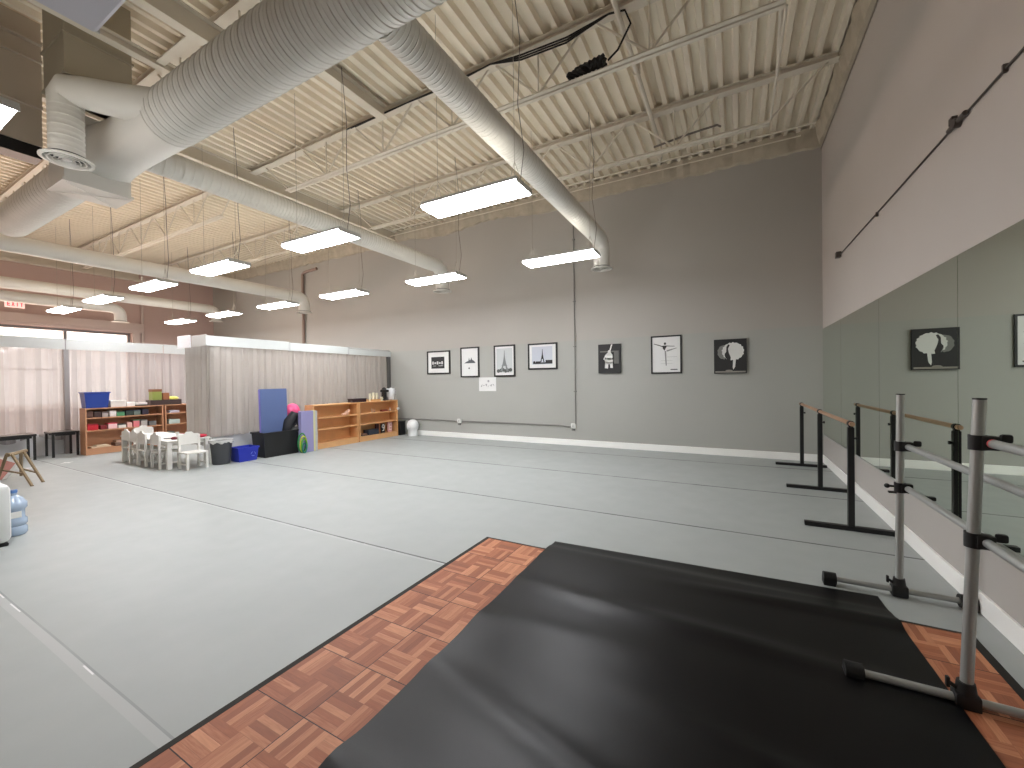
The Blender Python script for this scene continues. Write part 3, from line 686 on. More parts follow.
# ================================================================ PARQUET AND MAT
t = thing('parquet_floor', 'square of interlocking parquet tiles with black edging on the grey floor', 'dance floor', (-.4, 1.0, 0))
px0, px1, py0, py1 = -2.005, 1.12, -2.4, 3.20
b = MB(); b.box((px0, py0, 0), (px1, py1, .018)); b.build('parquet_tiles', parquet_mat(), t, world=True)
b = MB(); e = .058
def edge(p, q, nx, ny):
    (xa, ya), (xb, yb) = p, q
    v = [b.bm.verts.new(c) for c in ((xa, ya, .0005), (xb, yb, .0005), (xb, yb, .019), (xa, ya, .019))]
    o = [b.bm.verts.new((xa + nx * e + (0 if nx else -e if xa < 0 else e), ya + ny * e + (0 if ny else (e if ya > 0 else -e)), .0005)), b.bm.verts.new((xb + nx * e + (0 if nx else (-e if xb < 0 else e)), yb + ny * e + (0 if ny else (e if yb > 0 else -e)), .0005))]
    b.bm.faces.new(v); b.bm.faces.new((v[0], o[0], o[1], v[1])); b.bm.faces.new((v[3], v[2], o[1], o[0])); b.bm.faces.new((v[0], v[3], o[0])); b.bm.faces.new((v[1], o[1], v[2]))
edge((px0, py0), (px0, py1), -1, 0); edge((px1, py1), (px1, py0), 1, 0); edge((px0, py1), (px1, py1), 0, 1); edge((px1, py0), (px0, py0), 0, -1)
b.build('edging', mat('edging_rubber', (58, 56, 53), .85, spec=.1), t, world=True)

def vinyl_mat():
    m = mat('black_vinyl', (6, 6, 8), .34, noise=.08, nscale=3, spec=.27, bump=.06, bscale=260)
    return m
b = MB(); nx, ny = 70, 110
c00, c10, c01, c11 = Vector((-1.30, -1.9)), Vector((.98, -1.9)), Vector((-1.442, 3.43)), Vector((.83, 3.53))
creases = [(3.10, .05, .012, .02), (2.55, .07, .008, -.1), (2.2, .10, .007, .05), (1.82, .07, .013, -.16), (1.35, .08, .012, -.2), (.95, .09, .012, -.05), (.5, .07, .010, -.2), (0., .1, .01, .1)]
rows = []
for j in range(ny + 1):
    v = j / ny; row = []
    for i in range(nx + 1):
        u = i / nx
        p = c00.lerp(c10, u).lerp(c01.lerp(c11, u), v)
        z = .024
        on = min(1, max(0, (3.24 - p.y) / .04)) if p.x > -9 else 1
        if p.y > 3.27: z = .024 - .018 * min(1, (p.y - 3.27) / .08)
        if p.x > px1: z = .024
        for k, (cy, cw, ch, sl) in enumerate(creases):
            d = (p.y - cy - sl * (p.x + .2) - .03 * math.sin(p.x * 2.3 + k)) / cw
            fade = .5 + .5 * math.sin(p.x * 1.7 + k * 2.1)
            z += 2.0 * ch * fade * math.exp(-d * d) * on
        row.append(b.bm.verts.new((p.x, p.y, z)))
    rows.append(row)
for j in range(ny):
    for i in range(nx): b.bm.faces.new((rows[j][i], rows[j][i + 1], rows[j + 1][i + 1], rows[j + 1][i]))
r = bmesh.ops.extrude_face_region(b.bm, geom=b.bm.faces[:])
for v in [g for g in r['geom'] if isinstance(g, bmesh.types.BMVert)]: v.co.z -= .004
one('vinyl_mat', 'large wrinkled black vinyl sheet lying over the parquet square', 'mat', b, vinyl_mat(), smooth=True)

# ================================================================ CURTAINS
def curtain(p0, p1, z0, z1, m, amp, pitch, name, label, group, seed, ruffle=0.0):
    """hanging cloth from p0 to p1 (x, y) with folds"""
    rnd = random.Random(seed); p0, p1 = Vector(p0), Vector(p1); d = p1 - p0; L = d.length; d /= L; nrm = Vector((-d.y, d.x))
    n = int(L / pitch * 8); ph = [rnd.uniform(0, 6.28) for _ in range(6)]
    b = MB(); rows = []
    zs = [z0, z0 + (z1 - z0) * .33, z0 + (z1 - z0) * .66, z1 - .12, z1]
    for k, z in enumerate(zs):
        row = []; drop = 1.0 - .45 * (k / 4)
        for i in range(n + 1):
            s = L * i / n
            o = amp * drop * (math.sin(2 * PI * s / pitch + 1.3 * math.sin(s * 2.2 + ph[0]) + .15 * k) * .6 + .35 * math.sin(2 * PI * s / (pitch * .43) + ph[1] + 1.1 * math.sin(s * 5 + ph[3])) + .4 * math.sin(s * 3.1 + ph[2]))
            zz = z + (ruffle * math.sin(s * 9 + ph[4]) if k == 0 else 0)
            q = p0 + d * s + nrm * o; row.append(b.bm.verts.new((q.x, q.y, zz)))
        rows.append(row)
    for a, c in zip(rows, rows[1:]):
        for i in range(n): b.bm.faces.new((a[i], a[i + 1], c[i + 1], c[i]))
    return one(name, label, 'curtain', b, m, group=group, smooth=True)
G1 = 'grey sheer curtains hung round the enclosure'
XC = -8.74
curtain((XC, 4.03), (XC, 5.62), .47, 2.23, M_CURT, .055, .24, 'curtain', 'grey sheer curtain behind the tall blue foam mat and waste bin', G1, 1)
curtain((XC, 5.62), (XC, 7.20), .47, 2.23, M_CURT, .055, .21, 'curtain', 'grey sheer curtain behind the empty wooden bookcase', G1, 2)
curtain((XC, 7.20), (XC, 8.60), .47, 2.23, M_CURT, .05, .19, 'curtain', 'grey sheer curtain behind the bookcase with the white jug', G1, 3)
curtain((-9.72, 4.07), (XC + .03, 4.07), .30, 2.23, M_CURT, .04, .2, 'curtain', 'grey sheer curtain on the short end by the children table', G1, 4)
v = thing('valance', 'white box valance rail around the top of the grey curtain enclosure', 'valance', (-8.7, 6.0, 2.2))
b = MB(); b.box((-8.70, 4.0, 2.21), (-8.685, 5.62, 2.40)); b.build('long_board', M_VAL, v, world=True)
b = MB(); b.box((-8.70, 5.63, 2.205), (-8.685, 7.20, 2.375)); b.build('long_board', M_VAL, v, world=True)
b = MB(); b.box((-8.70, 7.21, 2.20), (-8.685, YB - .005, 2.35)); b.build('long_board', M_VAL, v, world=True)
b = MB(); b.box((-9.22, 3.985, 2.21), (-8.685, 4.0, 2.42)); b.build('end_board', M_VAL, v, world=True)
b = MB(); b.box((-9.76, 3.975, 2.20), (-9.25, 3.99, 2.44), bev=.003); b.build('end_board', mat('bright_white_board', (240, 244, 250), .4), v, world=True)
b = MB()
for y in (5.625, 7.205): b.box((-8.705, y - .02, 2.20), (-8.68, y + .02, 2.385))
b.build('joint_strip', mat('joint_grey', (190, 192, 192), .4), v, world=True)
b = MB(); b.box((-8.80, 4.02, 2.37), (-8.70, YB - .005, 2.385)); b.build('track_board', M_VAL, v, world=True)
b = MB(); b.box((-8.78, 8.56, 0), (-8.69, 8.665, 2.2)); one('post', 'slim dark post at the enclosure corner on the picture wall', 'post', b, mat('post_grey', (96, 94, 92), .5))
b = MB(); b.box((-8.83, 4.12, 0), (-8.79, 8.55, .49)); b.box((-8.79, 4.12, 0), (-8.775, 8.55, .09)); struct('wall_enclosure', b, mat('low_white_wall', (214, 216, 218), .6))
G2 = 'white sheer curtains along the window side'
XW = -13.0
for i, (a, c, lb) in enumerate(((-1.6, 1.3, 'white sheer curtain furthest from the picture wall, behind the black table'), (1.3, 3.2, 'white sheer curtain gathered beside the window mullion above the black tables'), (3.2, 4.95, 'white sheer curtain behind the blue tub on the low bookcase'), (4.95, 7.6, 'white sheer curtain partly hidden by the grey curtain enclosure'))):
    curtain((XW, a + .02), (XW, c + .03), .36, 2.30, M_SHEER, .07, .27, 'curtain', lb, G2, 20 + i, .06)
v = thing('valance', 'pale grey valance rail over the white window curtains', 'valance', (XW, 3, 2.3))
for a, c in ((-1.7, 1.0), (1.0, 3.20), (3.2, 4.95), (4.95, 7.7)):
    b = MB(); b.box((XW + .09, a + .01, 2.29), (XW + .105, c - .01, 2.52)); b.build('board', mat('valance_grey', (196, 198, 196), .5), v, world=True)
b = MB(); b.box((XW - .06, -1.7, 2.50), (XW + .09, 7.7, 2.52)); b.build('track_board', M_VAL, v, world=True)
b = MB(); b.box((XW - .02, 3.17, 0), (XW + .10, 3.25, 2.52)); one('post', 'grey upright post between two white window curtains', 'post', b, mat('post_light_grey', (150, 146, 146), .5))
b = MB(); b.box((XW - .10, -1.7, 0), (XW - .06, 7.7, .46)); b.box((XW - .06, -1.7, 0), (XW - .045, 7.7, .08)); struct('wall_low_window_side', b, MATS['low_white_wall'])

# ================================================================ BLACK LOW TABLES
def btable(y0, y1, label, dx=0):
    t = thing('low_table', label, 'table', (-12.62, (y0 + y1) / 2, 0), group='black low tables under the white curtains')
    b = MB(); b.box((-12.86, y0, .485), (-12.38, y1, .525), bev=.004); b.build('tabletop', M_BLACK, t, world=True)
    for x in (-12.84, -12.42):
        for y in (y0 + .01, y1 - .045): b = MB(); b.box((x, y, 0), (x + .035, y + .035, .485)); b.build('leg', M_BLACK, t, world=True)
    for xx in (-12.82, -12.43): b = MB(); b.box((xx, y0 + .06, .44), (xx + .02, y1 - .06, .485)); b.build('apron', M_BLACK, t, world=True)
btable(1.85, 2.64, 'black low table cut by the picture edge'); btable(2.84, 3.255, 'black low table beside the bookcase with the blue tub')
for (x, y, a), lb in zip(((-11.35, 2.80, .2), (-11.25, 2.31, .5)), ('white tape cross on the floor in front of the bookcase', 'white tape cross on the floor before the black tables')):
    b = MB(); b.box((-.09, -.02, .0008), (.09, .02, .0016)); b.box((-.02, -.09, .0016), (.02, .09, .0024)); one('tape_mark', lb, 'tape mark', b, M_WHITE, (x, y, 0), a)

# ================================================================ BOOKCASES
def bookcase(x_front, depth, y0, y1, h, shelves, m, label, kick=.11):
    t = thing('bookcase', label, 'bookcase', (x_front - depth / 2, (y0 + y1) / 2, 0))
    xb, xf, th = x_front - depth, x_front, .022
    for y in (y0, y1 - th): b = MB(); b.box((xb, y, 0), (xf, y + th, h - th)); b.build('side_panel', m, t, world=True)
    b = MB(); b.box((xb, y0, h - th), (xf, y1, h)); b.build('top', m, t, world=True)
    b = MB(); b.box((xb, y0 + th, .0), (xb + .008, y1 - th, h - th)); b.build('back_panel', m, t, world=True)
    for z in [kick] + shelves: b = MB(); b.box((xb + .008, y0 + th, z), (xf - .004, y1 - th, z + th)); b.build('shelf', m, t, world=True)
    b = MB(); b.box((xf - .03, y0 + th, 0), (xf - .012, y1 - th, kick)); b.build('kickboard', m, t, world=True)
    return t
bookcase(-8.12, .30, 5.78, 7.00, .985, [.415, .675], M_WOODS, 'empty light wooden bookcase beside the lilac foam block')
bookcase(-8.12, .30, 7.04, 8.34, .985, [.415, .675], M_WOODS, 'light wooden bookcase with the white jug on top, by the picture wall')
bookcase(-12.10, .32, 3.27, 4.62, 1.0, [.50, .77], M_WOODD, 'long low bookcase under the blue tub, full of small boxes')
bookcase(-12.10, .32, 4.66, 5.40, 1.0, [.50, .77], M_WOODD, 'low bookcase mostly hidden behind the grey curtain enclosure')

def cbox(x, y, z, sx, sy, sz, rgb, label, name='box', cat='box', lid=None, rz=0, group=None, open_top=False):
    t = thing(name, label, cat, (x, y, z), rz, group)
    m = mat('tint_%d_%d_%d' % rgb, rgb, .55)
    b = MB()
    if open_top:
        w = .008
        b.box((-sx / 2, -sy / 2, 0), (sx / 2, sy / 2, w)); b.box((-sx / 2, -sy / 2, w), (-sx / 2 + w, sy / 2, sz)); b.box((sx / 2 - w, -sy / 2, w), (sx / 2, sy / 2, sz)); b.box((-sx / 2 + w, -sy / 2, w), (sx / 2 - w, -sy / 2 + w, sz)); b.box((-sx / 2 + w, sy / 2 - w, w), (sx / 2 - w, sy / 2, sz))
        b.box((sx / 2, -sy / 2 - .006, sz - .02), (sx / 2 + .008, sy / 2 + .006, sz))
    else: b.box((-sx / 2, -sy / 2, 0), (sx / 2, sy / 2, sz), bev=min(.006, sz * .2))
    b.build('body', m, t)
    if lid:
        b = MB(); b.box((-sx / 2 - .005, -sy / 2 - .005, sz), (sx / 2 + .005, sy / 2 + .005, sz + min(.02, sz * .3)), bev=.003); b.build('lid', mat('tint_%d_%d_%d' % lid, lid, .55), t)
    return t
GS1 = 'small boxes on the upper shelf of the long bookcase'; GS2 = 'small boxes on the middle shelf of the long bookcase'; GS3 = 'flat things on the bottom shelf of the long bookcase'
zu, zm, zl = .793, .523, .133
for y, w, hh, c, lid, lb in ((3.36, .10, .15, (92, 62, 52), None, 'brown box at the end of the upper shelf by the black table'), (3.48, .11, .13, (66, 46, 44), None, 'dark brown box, second on the upper shelf'), (3.60, .10, .09, (170, 160, 156), (120, 104, 100), 'grey box with brown lid on the upper shelf'),
        (3.73, .11, .13, (230, 226, 222), None, 'white box on the upper shelf'), (3.86, .13, .08, (84, 150, 106), (60, 92, 72), 'green box with dark lid on the upper shelf'), (4.01, .12, .10, (50, 66, 60), (40, 40, 50), 'dark green box on the upper shelf beside the green one'),
        (4.15, .12, .10, (104, 120, 112), (44, 42, 56), 'grey-green tub with dark lid on the upper shelf'), (4.30, .12, .13, (52, 46, 62), None, 'dark purple box, last on the upper shelf')):
    cbox(-12.24, y, zu, .17, w, hh, c, lb, lid=lid, group=GS1)
for y, w, hh, c, lid, lb in ((3.40, .17, .11, (196, 30, 46), (150, 22, 36), 'bright red box at the end of the middle shelf'), (3.57, .10, .09, (120, 22, 30), None, 'dark red box beside the bright red one'), (3.72, .15, .11, (236, 196, 196), (220, 76, 96), 'pink and white box on the middle shelf'),
        (3.88, .13, .07, (226, 226, 216), (70, 74, 66), 'white box with dark lid on the middle shelf'), (4.01, .09, .11, (222, 178, 166), None, 'salmon box on the middle shelf'), (4.13, .11, .14, (214, 120, 126), (64, 128, 88), 'pink tub with a green lid on the middle shelf'),
        (4.27, .12, .13, (182, 176, 170), (120, 116, 112), 'grey tub on the middle shelf'), (4.43, .14, .10, (116, 114, 112), None, 'dark grey tub, last on the middle shelf')):
    cbox(-12.24, y, zm, .18, w, hh, c, lb, lid=lid, group=GS2)
cbox(-12.25, 3.52, zl, .24, .32, .03, (214, 190, 160), 'pale flat board on the bottom shelf', 'board', 'board', group=GS3)
cbox(-12.25, 3.55, zl + .031, .2, .2, .02, (226, 208, 180), 'small pale board lying on the pale flat board', 'board', 'board', group=GS3)
cbox(-12.25, 3.95, zl, .24, .4, .07, (120, 96, 84), 'brown tray on the bottom shelf', 'tray', 'tray', group=GS3)
cbox(-12.25, 3.95, zl + .071, .2, .36, .05, (176, 146, 126), 'tan tray stacked on the brown tray', 'tray', 'tray', group=GS3)
# on top of the long bookcase
t = thing('storage_tub', 'deep blue plastic tub on top of the long bookcase', 'tub', (-12.26, 3.47, 1.0))
b = MB(); prof = []
o0 = [(-.13, -.19), (.13, -.19), (.13, .19), (-.13, .19)]
rings = [[b.bm.verts.new((x * k, y * k, z)) for x, y in o0] for k, z in ((.92, 0), (1.06, .32), (1.14, .325), (1.14, .345), (1.05, .345), (1.03, .3), (.9, .02))]
b.skin(rings, True, True); b.build('tub_body', mat('tub_blue', (30, 62, 148), .4), t)
cbox(-12.26, 3.82, 1.0, .24, .26, .13, (222, 216, 210), 'white box beside the blue tub', lid=(236, 234, 230))
cbox(-12.26, 4.04, 1.0, .22, .14, .10, (238, 236, 232), 'small white carton beside the lidded white box')
cbox(-12.26, 4.24, 1.0, .24, .22, .03, (40, 38, 40), 'black flat tray on top of the long bookcase', 'tray', 'tray')
cbox(-12.26, 4.24, 1.03, .2, .2, .05, (236, 232, 228), 'white box in the black flat tray')
cbox(-12.26, 4.70, 1.0, .26, .62, .12, (62, 44, 40), 'long dark brown box on top of the two low bookcases')
t = thing('carton', 'green and brown carton standing on the long brown box', 'box', (-12.26, 4.54, 1.12))
b = MB(); b.box((-.1, -.10, 0), (.1, .08, .24), bev=.004); b.build('body', mat('carton_green', (142, 152, 74), .6), t)
b = MB(); b.box((-.104, -.104, .20), (.104, .084, .26)); b.build('flap', mat('carton_brown', (128, 82, 52), .6), t)
cbox(-12.24, 4.70, 1.12, .2, .13, .17, (150, 92, 58), 'brown carton beside the green one')
t = thing('toy_pile', 'soft yellow folded cloth on the long brown box', 'cloth', (-12.24, 4.86, 1.12)); b = MB(); b.ell((0, 0, .03), (.1, .13, .05), 14); b.ell((.02, -.14, .03), (.08, .06, .05), 12); b.build('cloth_fold', mat('soft_yellow', (240, 226, 120), .8), t, True)
for y, z, w, hh, c, lb in ((4.86, .793, .2, .06, (196, 190, 204), 'white papers on the upper shelf by the curtain edge'), (4.86, .523, .22, .11, (176, 190, 184), 'pale green toy basket on the middle shelf by the curtain edge'), (4.98, .133, .2, .12, (180, 60, 70), 'red box on the bottom shelf by the curtain edge'), (4.78, .133, .16, .2, (120, 130, 124), 'grey-green basket on the bottom shelf by the curtain edge')):
    cbox(-12.24, y, z, .2, w, hh, c, lb)

# ---- things on the light bookcases
cbox(-8.27, 7.10, .985, .2, .40, .07, (46, 22, 30), 'dark maroon case on top of the bookcase end', 'case', 'case', lid=(38, 18, 26))
t = thing('wooden_tray', 'small wooden tray holding the white cups', 'tray', (-8.27, 7.62, .985)); b = MB(); b.box((-.09, -.17, 0), (.09, .17, .012)); b.box((.08, -.17, .012), (.09, .17, .05)); b.box((-.09, -.17, .012), (-.08, .17, .05)); b.build('tray_body', M_WOOD, t)
CUP = mat('cream_cup', (226, 222, 196), .4)
def cup(x, y, z, h, r, lb, m=CUP):
    t = thing('cup', lb, 'cup', (x, y, z), group='pale cups on the light bookcase'); b = MB(); b.lathe([(r * .8, 0), (r, h), (r * .9, h), (r * .72, .01)], n=18); b.build('cup_body', m, t, True)
    b = MB(); b.path([(0, r * .8, h * .25), (0, r * 1.45, h * .35), (0, r * 1.45, h * .65), (0, r * .9, h * .8)], .006, 6); b.build('handle', m, t, True)
for (y, h, r), lb in zip(((7.51, .19, .035), (7.62, .21, .035), (7.73, .20, .035)), ('tall pale cup next to the maroon case', 'tallest pale cup in the middle of the tray', 'pale cup on the tray next to the black machine')): cup(-8.27, y, .997, h, r, lb)
cup(-8.24, 7.87, .985, .10, .035, 'short white cup beside the black machine')
t = thing('coffee_machine', 'small black coffee machine on top of the bookcase', 'coffee machine', (-8.28, 8.02, .985))
b = MB(); b.box((-.10, -.07, 0), (.10, .08, .025), bev=.005); b.build('base', M_BLKPL, t)
b = MB(); b.path([(-.04, .04, .02), (-.05, .045, .13), (-.05, .035, .23), (-.01, -.01, .29), (.04, -.05, .25)], [.06, .055, .06, .06, .045], 14); b.build('body', M_BLKPL, t, True)
b = MB(); b.box((-.11, -.01, .02), (-.02, .085, .22), bev=.01); b.box((-.08, -.09, .22), (.09, .08, .29), bev=.02); b.build('housing', M_BLKPL, t)
b = MB(); b.tube((.05, -.05, .23), (.05, -.05, .17), .022, 10); b.build('spout', M_BLKPL, t, True)
t = thing('water_jug', 'white handled jug at the end of the bookcase by the wall', 'jug', (-8.27, 8.24, .985)); JW = mat('jug_white', (232, 234, 236), .35)
b = MB(); b.lathe([(.06, 0), (.085, .02), (.085, .08), (.10, .10), (.105, .30), (.10, .315)], n=24); b.build('jug_body', JW, t, True); b = MB(); b.path([(.03, .07, .28), (.03, .13, .27), (.03, .13, .17), (.03, .07, .14)], .011, 8); b.build('handle', JW, t, True)
b = MB(); b.lathe([(.04, 0), (.018, .022), (.001, .023)], (0, 0, .315), n=16); b.build('lid_knob', JW, t, True)
cbox(-8.22, 7.02 - .14, .985, .03, .05, .05, (70, 66, 66), 'tiny dark box on the empty bookcase top')
def figurine(x, y, z, rgb, lb, k=1.0):
    t = thing('figurine', lb, 'ornament', (x, y, z), group='small ornaments on the light bookcase shelves'); m = mat('tint_%d_%d_%d' % rgb, rgb, .6)
    b = MB(); b.lathe([(.035 * k, 0), (.03 * k, .05 * k), (.014 * k, .085 * k)], n=12); b.ell((0, 0, .105 * k), (.024 * k, .024 * k, .026 * k), 10); b.build('body', m, t, True)
figurine(-8.22, 7.14, .697, (214, 170, 130), 'tan ornament at the near end of the upper shelf'); figurine(-8.22, 7.52, .697, (206, 176, 146), 'pale ornament in the middle of the upper shelf', .8); figurine(-8.22, 7.60, .697, (190, 150, 124), 'brown ornament touching the pale middle one', .7)
cbox(-8.24, 7.95, .697, .1, .2, .045, (140, 66, 52), 'reddish box on the upper shelf below the black machine'); figurine(-8.2, 8.13, .697, (230, 214, 200), 'white ornament near the far end of the upper shelf', .7)
t = thing('toy', 'pale pink soft toy sitting on the empty bookcase shelf', 'toy', (-8.2, 6.68, .697)); b = MB(); b.ell((0, .04, .05), (.05, .06, .05), 14); b.ell((.0, .10, .10), (.035, .035, .04), 12); b.ell((.02, -.06, .03), (.03, .07, .03), 12); b.build('body', mat('toy_pink', (232, 190, 166), .8), t, True)
b = MB(); b.lathe([(.03, -.02), (.03, .03)], (0, 0, 0), (0, 1, 0), 14); one('knob', 'white round knob clipped on the bookcase corner', 'knob', b, M_WHITE, (-8.09, 8.32, .75))
cbox(-8.24, 7.22, .133, .2, .18, .03, (70, 54, 50), 'dark flat book on the bottom shelf', 'book', 'book'); cbox(-8.24, 7.22, .164, .17, .15, .02, (150, 110, 90), 'tan flat book lying on the dark book', 'book', 'book')
cbox(-8.24, 7.50, .133, .2, .34, .13, (40, 46, 58), 'slate blue box on the bottom shelf'); cbox(-8.3, 7.75, .133, .05, .10, .24, (64, 28, 30), 'dark red book standing on the bottom shelf', 'book', 'book')
def sign(x, y, z, w, h, bg_, label, name):
    t = thing('letter_block', label, 'sign', (x, y, z)); b = MB(); b.box((-.03, -w / 2, 0), (.0, w / 2, h)); b.build('block', mat('tint_%d_%d_%d' % bg_, bg_, .6), t); return t
t = sign(-8.2, 7.87, .133, .13, .25, (36, 34, 36), 'black block with a white figure nine on the bottom shelf', 'nine')
b = MB(); b.path([(.006, .035 * math.cos(a), .17 + .045 * math.sin(a)) for a in [2 * PI * i / 14 for i in range(15)]], .011, 6); b.path([(.006, .035, .17), (.006, .035, .11), (.006, .01, .06), (.006, -.03, .06)], .011, 6); b.build('numeral', M_WHITE, t, True)
t = sign(-8.2, 8.12, .133, .15, .26, (222, 168, 164), 'pink block with a pale letter E on the bottom shelf', 'letter')
b = MB(); b.box((0, -.045, .05), (.006, -.02, .22))
for z in (.05, .125, .198): b.box((0, -.02, z), (.006, .045, z + .024))
b.build('lettering', mat('pale_pink', (246, 222, 216), .6), t)

# ---- white foam head-like container, black speaker beside the bookcase
t = thing('white_container', 'rounded white plastic container on the floor by the bookcase', 'container', (-7.72, 8.48, 0))
b = MB(); b.lathe([(.13, 0), (.135, .05), (.125, .16), (.15, .20), (.16, .26), (.155, .33), (.12, .40), (.06, .44), (.001, .45)], n=28); b.build('body', mat('matte_white', (236, 238, 238), .5), t, True)
b = MB(); b.tube((.0, -.15, .25), (0, -.18, .25), .03, 12); b.tube((.0, .15, .25), (0, .18, .25), .03, 12); b.build('side_handles', MATS['matte_white'], t, True)
cbox(-8.22, 8.49, 0, .24, .20, .36, (16, 16, 17), 'black box on the floor between bookcase and picture wall', lid=(24, 24, 25))

# ================================================================ BINS AND FOAM BY THE CURTAIN
t = thing('waste_bin', 'dark grey waste bin with a white liner in front of the curtain', 'bin', (-8.40, 4.07, 0))
b = MB(); b.lathe([(.135, 0), (.14, .01), (.175, .42), (.17, .42), (.13, .02)], n=28); b.build('bin_body', mat('bin_grey', (72, 74, 78), .5), t, True)
b = MB(); n = 40; rings = []
for k, (rr, zz) in enumerate(((.168, .36), (.172, .44), (.184, .452), (.19, .43), (.186, .395))):
    rings.append([b.bm.verts.new(((rr + (.008 * math.sin(i * 1.9) if k > 2 else 0)) * math.cos(2 * PI * i / n), (rr + (.008 * math.sin(i * 1.9) if k > 2 else 0)) * math.sin(2 * PI * i / n), zz + (.018 * math.sin(i * 1.3) if k == 4 else 0))) for i in range(n)])
b.skin(rings, False, False); b.build('liner', mat('liner_white', (206, 206, 204), .35), t, True)
def tub(x, y, sx, sy, sz, k0, rgb, name, label, cat, rough=.45, rim=.012):
    t = thing(name, label, cat, (x, y, 0)); b = MB(); o0 = [(-sx / 2, -sy / 2), (sx / 2, -sy / 2), (sx / 2, sy / 2), (-sx / 2, sy / 2)]
    rings = [[b.bm.verts.new((px * k + (rim if px > 0 else -rim) * e, py * k + (rim if py > 0 else -rim) * e, z)) for px, py in o0] for k, e, z in ((k0, 0, 0), (1, 0, sz - .03), (1, 1, sz - .028), (1, 1, sz), (.96, 0, sz), (k0 * .95, 0, .015))]
    b.skin(rings, True, True); b.build('tub_body', mat('tint_%d_%d_%d' % rgb, rgb, rough), t); return t
t = tub(-8.32, 4.43, .32, .37, .27, .86, (36, 52, 176), 'recycling_bin', 'blue recycling box with pale arrows on its side', 'bin')
b = MB()
for k in range(3):
    a = k * 2 * PI / 3 + PI / 2
    p = [(.165, .08 + .04 * math.cos(a + d), .13 + .04 * math.sin(a + d)) for d in (.2, .9, 1.6)]
    b.path(p, .006, 5)
b.build('emblem', mat('emblem_blue', (120, 140, 225), .5), t, True)
tub(-8.36, 5.17, .42, .92, .50, .92, (22, 23, 25), 'storage_bin', 'large black bin holding the tall blue foam mat', 'bin', rim=.02)
def slab(name, label, cat, c, sx, sy, sz, rgb, tilt, bev=.012, rz=0, side=None):
    t = thing(name, label, cat, c, rz); b = MB(); b.box((-sx / 2, -sy / 2, 0), (sx / 2, sy / 2, sz), bev=bev); o = b.build('foam_body', mat('tint_%d_%d_%d' % rgb, rgb, .7), t)
    t.rotation_euler = (0, tilt, rz); return t
t = slab('foam_mat', 'tall blue foam mat with violet edge standing in the black bin', 'foam mat', (-8.37, 5.07, .03), .05, .56, 1.34, (88, 106, 150), -.03)
b = MB(); b.box((-.024, -.289, .01), (.024, -.2845, 1.33)); b.build('violet_edge', mat('edge_violet', (134, 124, 208), .6), t)
t = thing('foam_block', 'lilac foam block with yellow stripe leaning by the empty bookcase', 'foam mat', (-8.02, 5.60, 0)); t.rotation_euler = (0, 0, -.10)
b = MB(); b.box((-.12, -.17, 0), (.0, .10, .88), bev=.006); b.build('foam_body', mat('lilac', (150, 146, 190), .7), t)
b = MB(); b.box((-.12, .10, 0), (.0, .14, .88)); b.build('yellow_layer', mat('pale_yellow', (206, 200, 150), .7), t)
b = MB(); b.box((-.12, .14, 0), (.0, .19, .875), bev=.004); b.build('grey_layer', mat('foam_grey', (176, 178, 178), .7), t)
t = thing('play_ball', 'pink inflated ball lying on bags in the black bin', 'ball', (-8.48, 5.53, .74)); b = MB(); b.ell((0, 0, .12), (.14, .16, .18), 20); b.build('ball_body', mat('hot_pink', (240, 96, 146), .4), t, True)
b = MB(); b.ell((0, .0, .0), (.012, .03, .02), 8); b.build('valve', mat('valve_red', (210, 60, 70), .5), t, True)
bag = mat('bag_black', (34, 34, 38), .7, noise=.2, nscale=12)
t = thing('bag', 'slumped black bag piled over the edge of the black bin', 'bag', (-8.3, 5.38, .40)); b = MB(); b.path([(-.05, -.06, .05), (-.03, -.01, .26), (-.02, .08, .38), (0, .17, .34), (.02, .24, .16), (.02, .26, .04)], [.11, .12, .11, .10, .09, .05], 14); b.build('bag_body', bag, t, True)
t = thing('bag', 'small dark grey bag lying inside the black bin', 'bag', (-8.22, 5.45, .42)); b = MB(); b.ell((0, 0, .06), (.08, .13, .08), 14); b.build('bag_body', mat('bag_grey', (64, 66, 66), .7), t, True); b = MB(); b.path([(0, -.08, .12), (0, 0, .2), (0, .08, .12)], .012, 6); b.build('handle', bag, t, True)
for (rr, rgb, dy, dx), lb in zip(((.20, (40, 130, 70), 0, 0), (.17, (186, 190, 60), .03, .03), (.14, (90, 160, 40), .02, .06), (.10, (22, 120, 110), .0, .08)), ('large dark green plastic hoop', 'yellow plastic hoop inside the dark green one', 'bright green plastic hoop', 'small teal hoop, innermost')):
    t = thing('hoop', lb + ' propped between the black bin and lilac foam', 'hoop', (-8.03 + dx, 5.44 + dy * .4, .012 + rr * 1.02), group='plastic hoops leaning by the black bin')
    b = MB(); b.path([(.0, rr * .45 * math.cos(a), rr * math.sin(a)) for a in [2 * PI * i / 20 for i in range(21)]], .014, 8, caps=False); b.build('hoop_ring', mat('tint_%d_%d_%d' % rgb, rgb, .4), t, True)

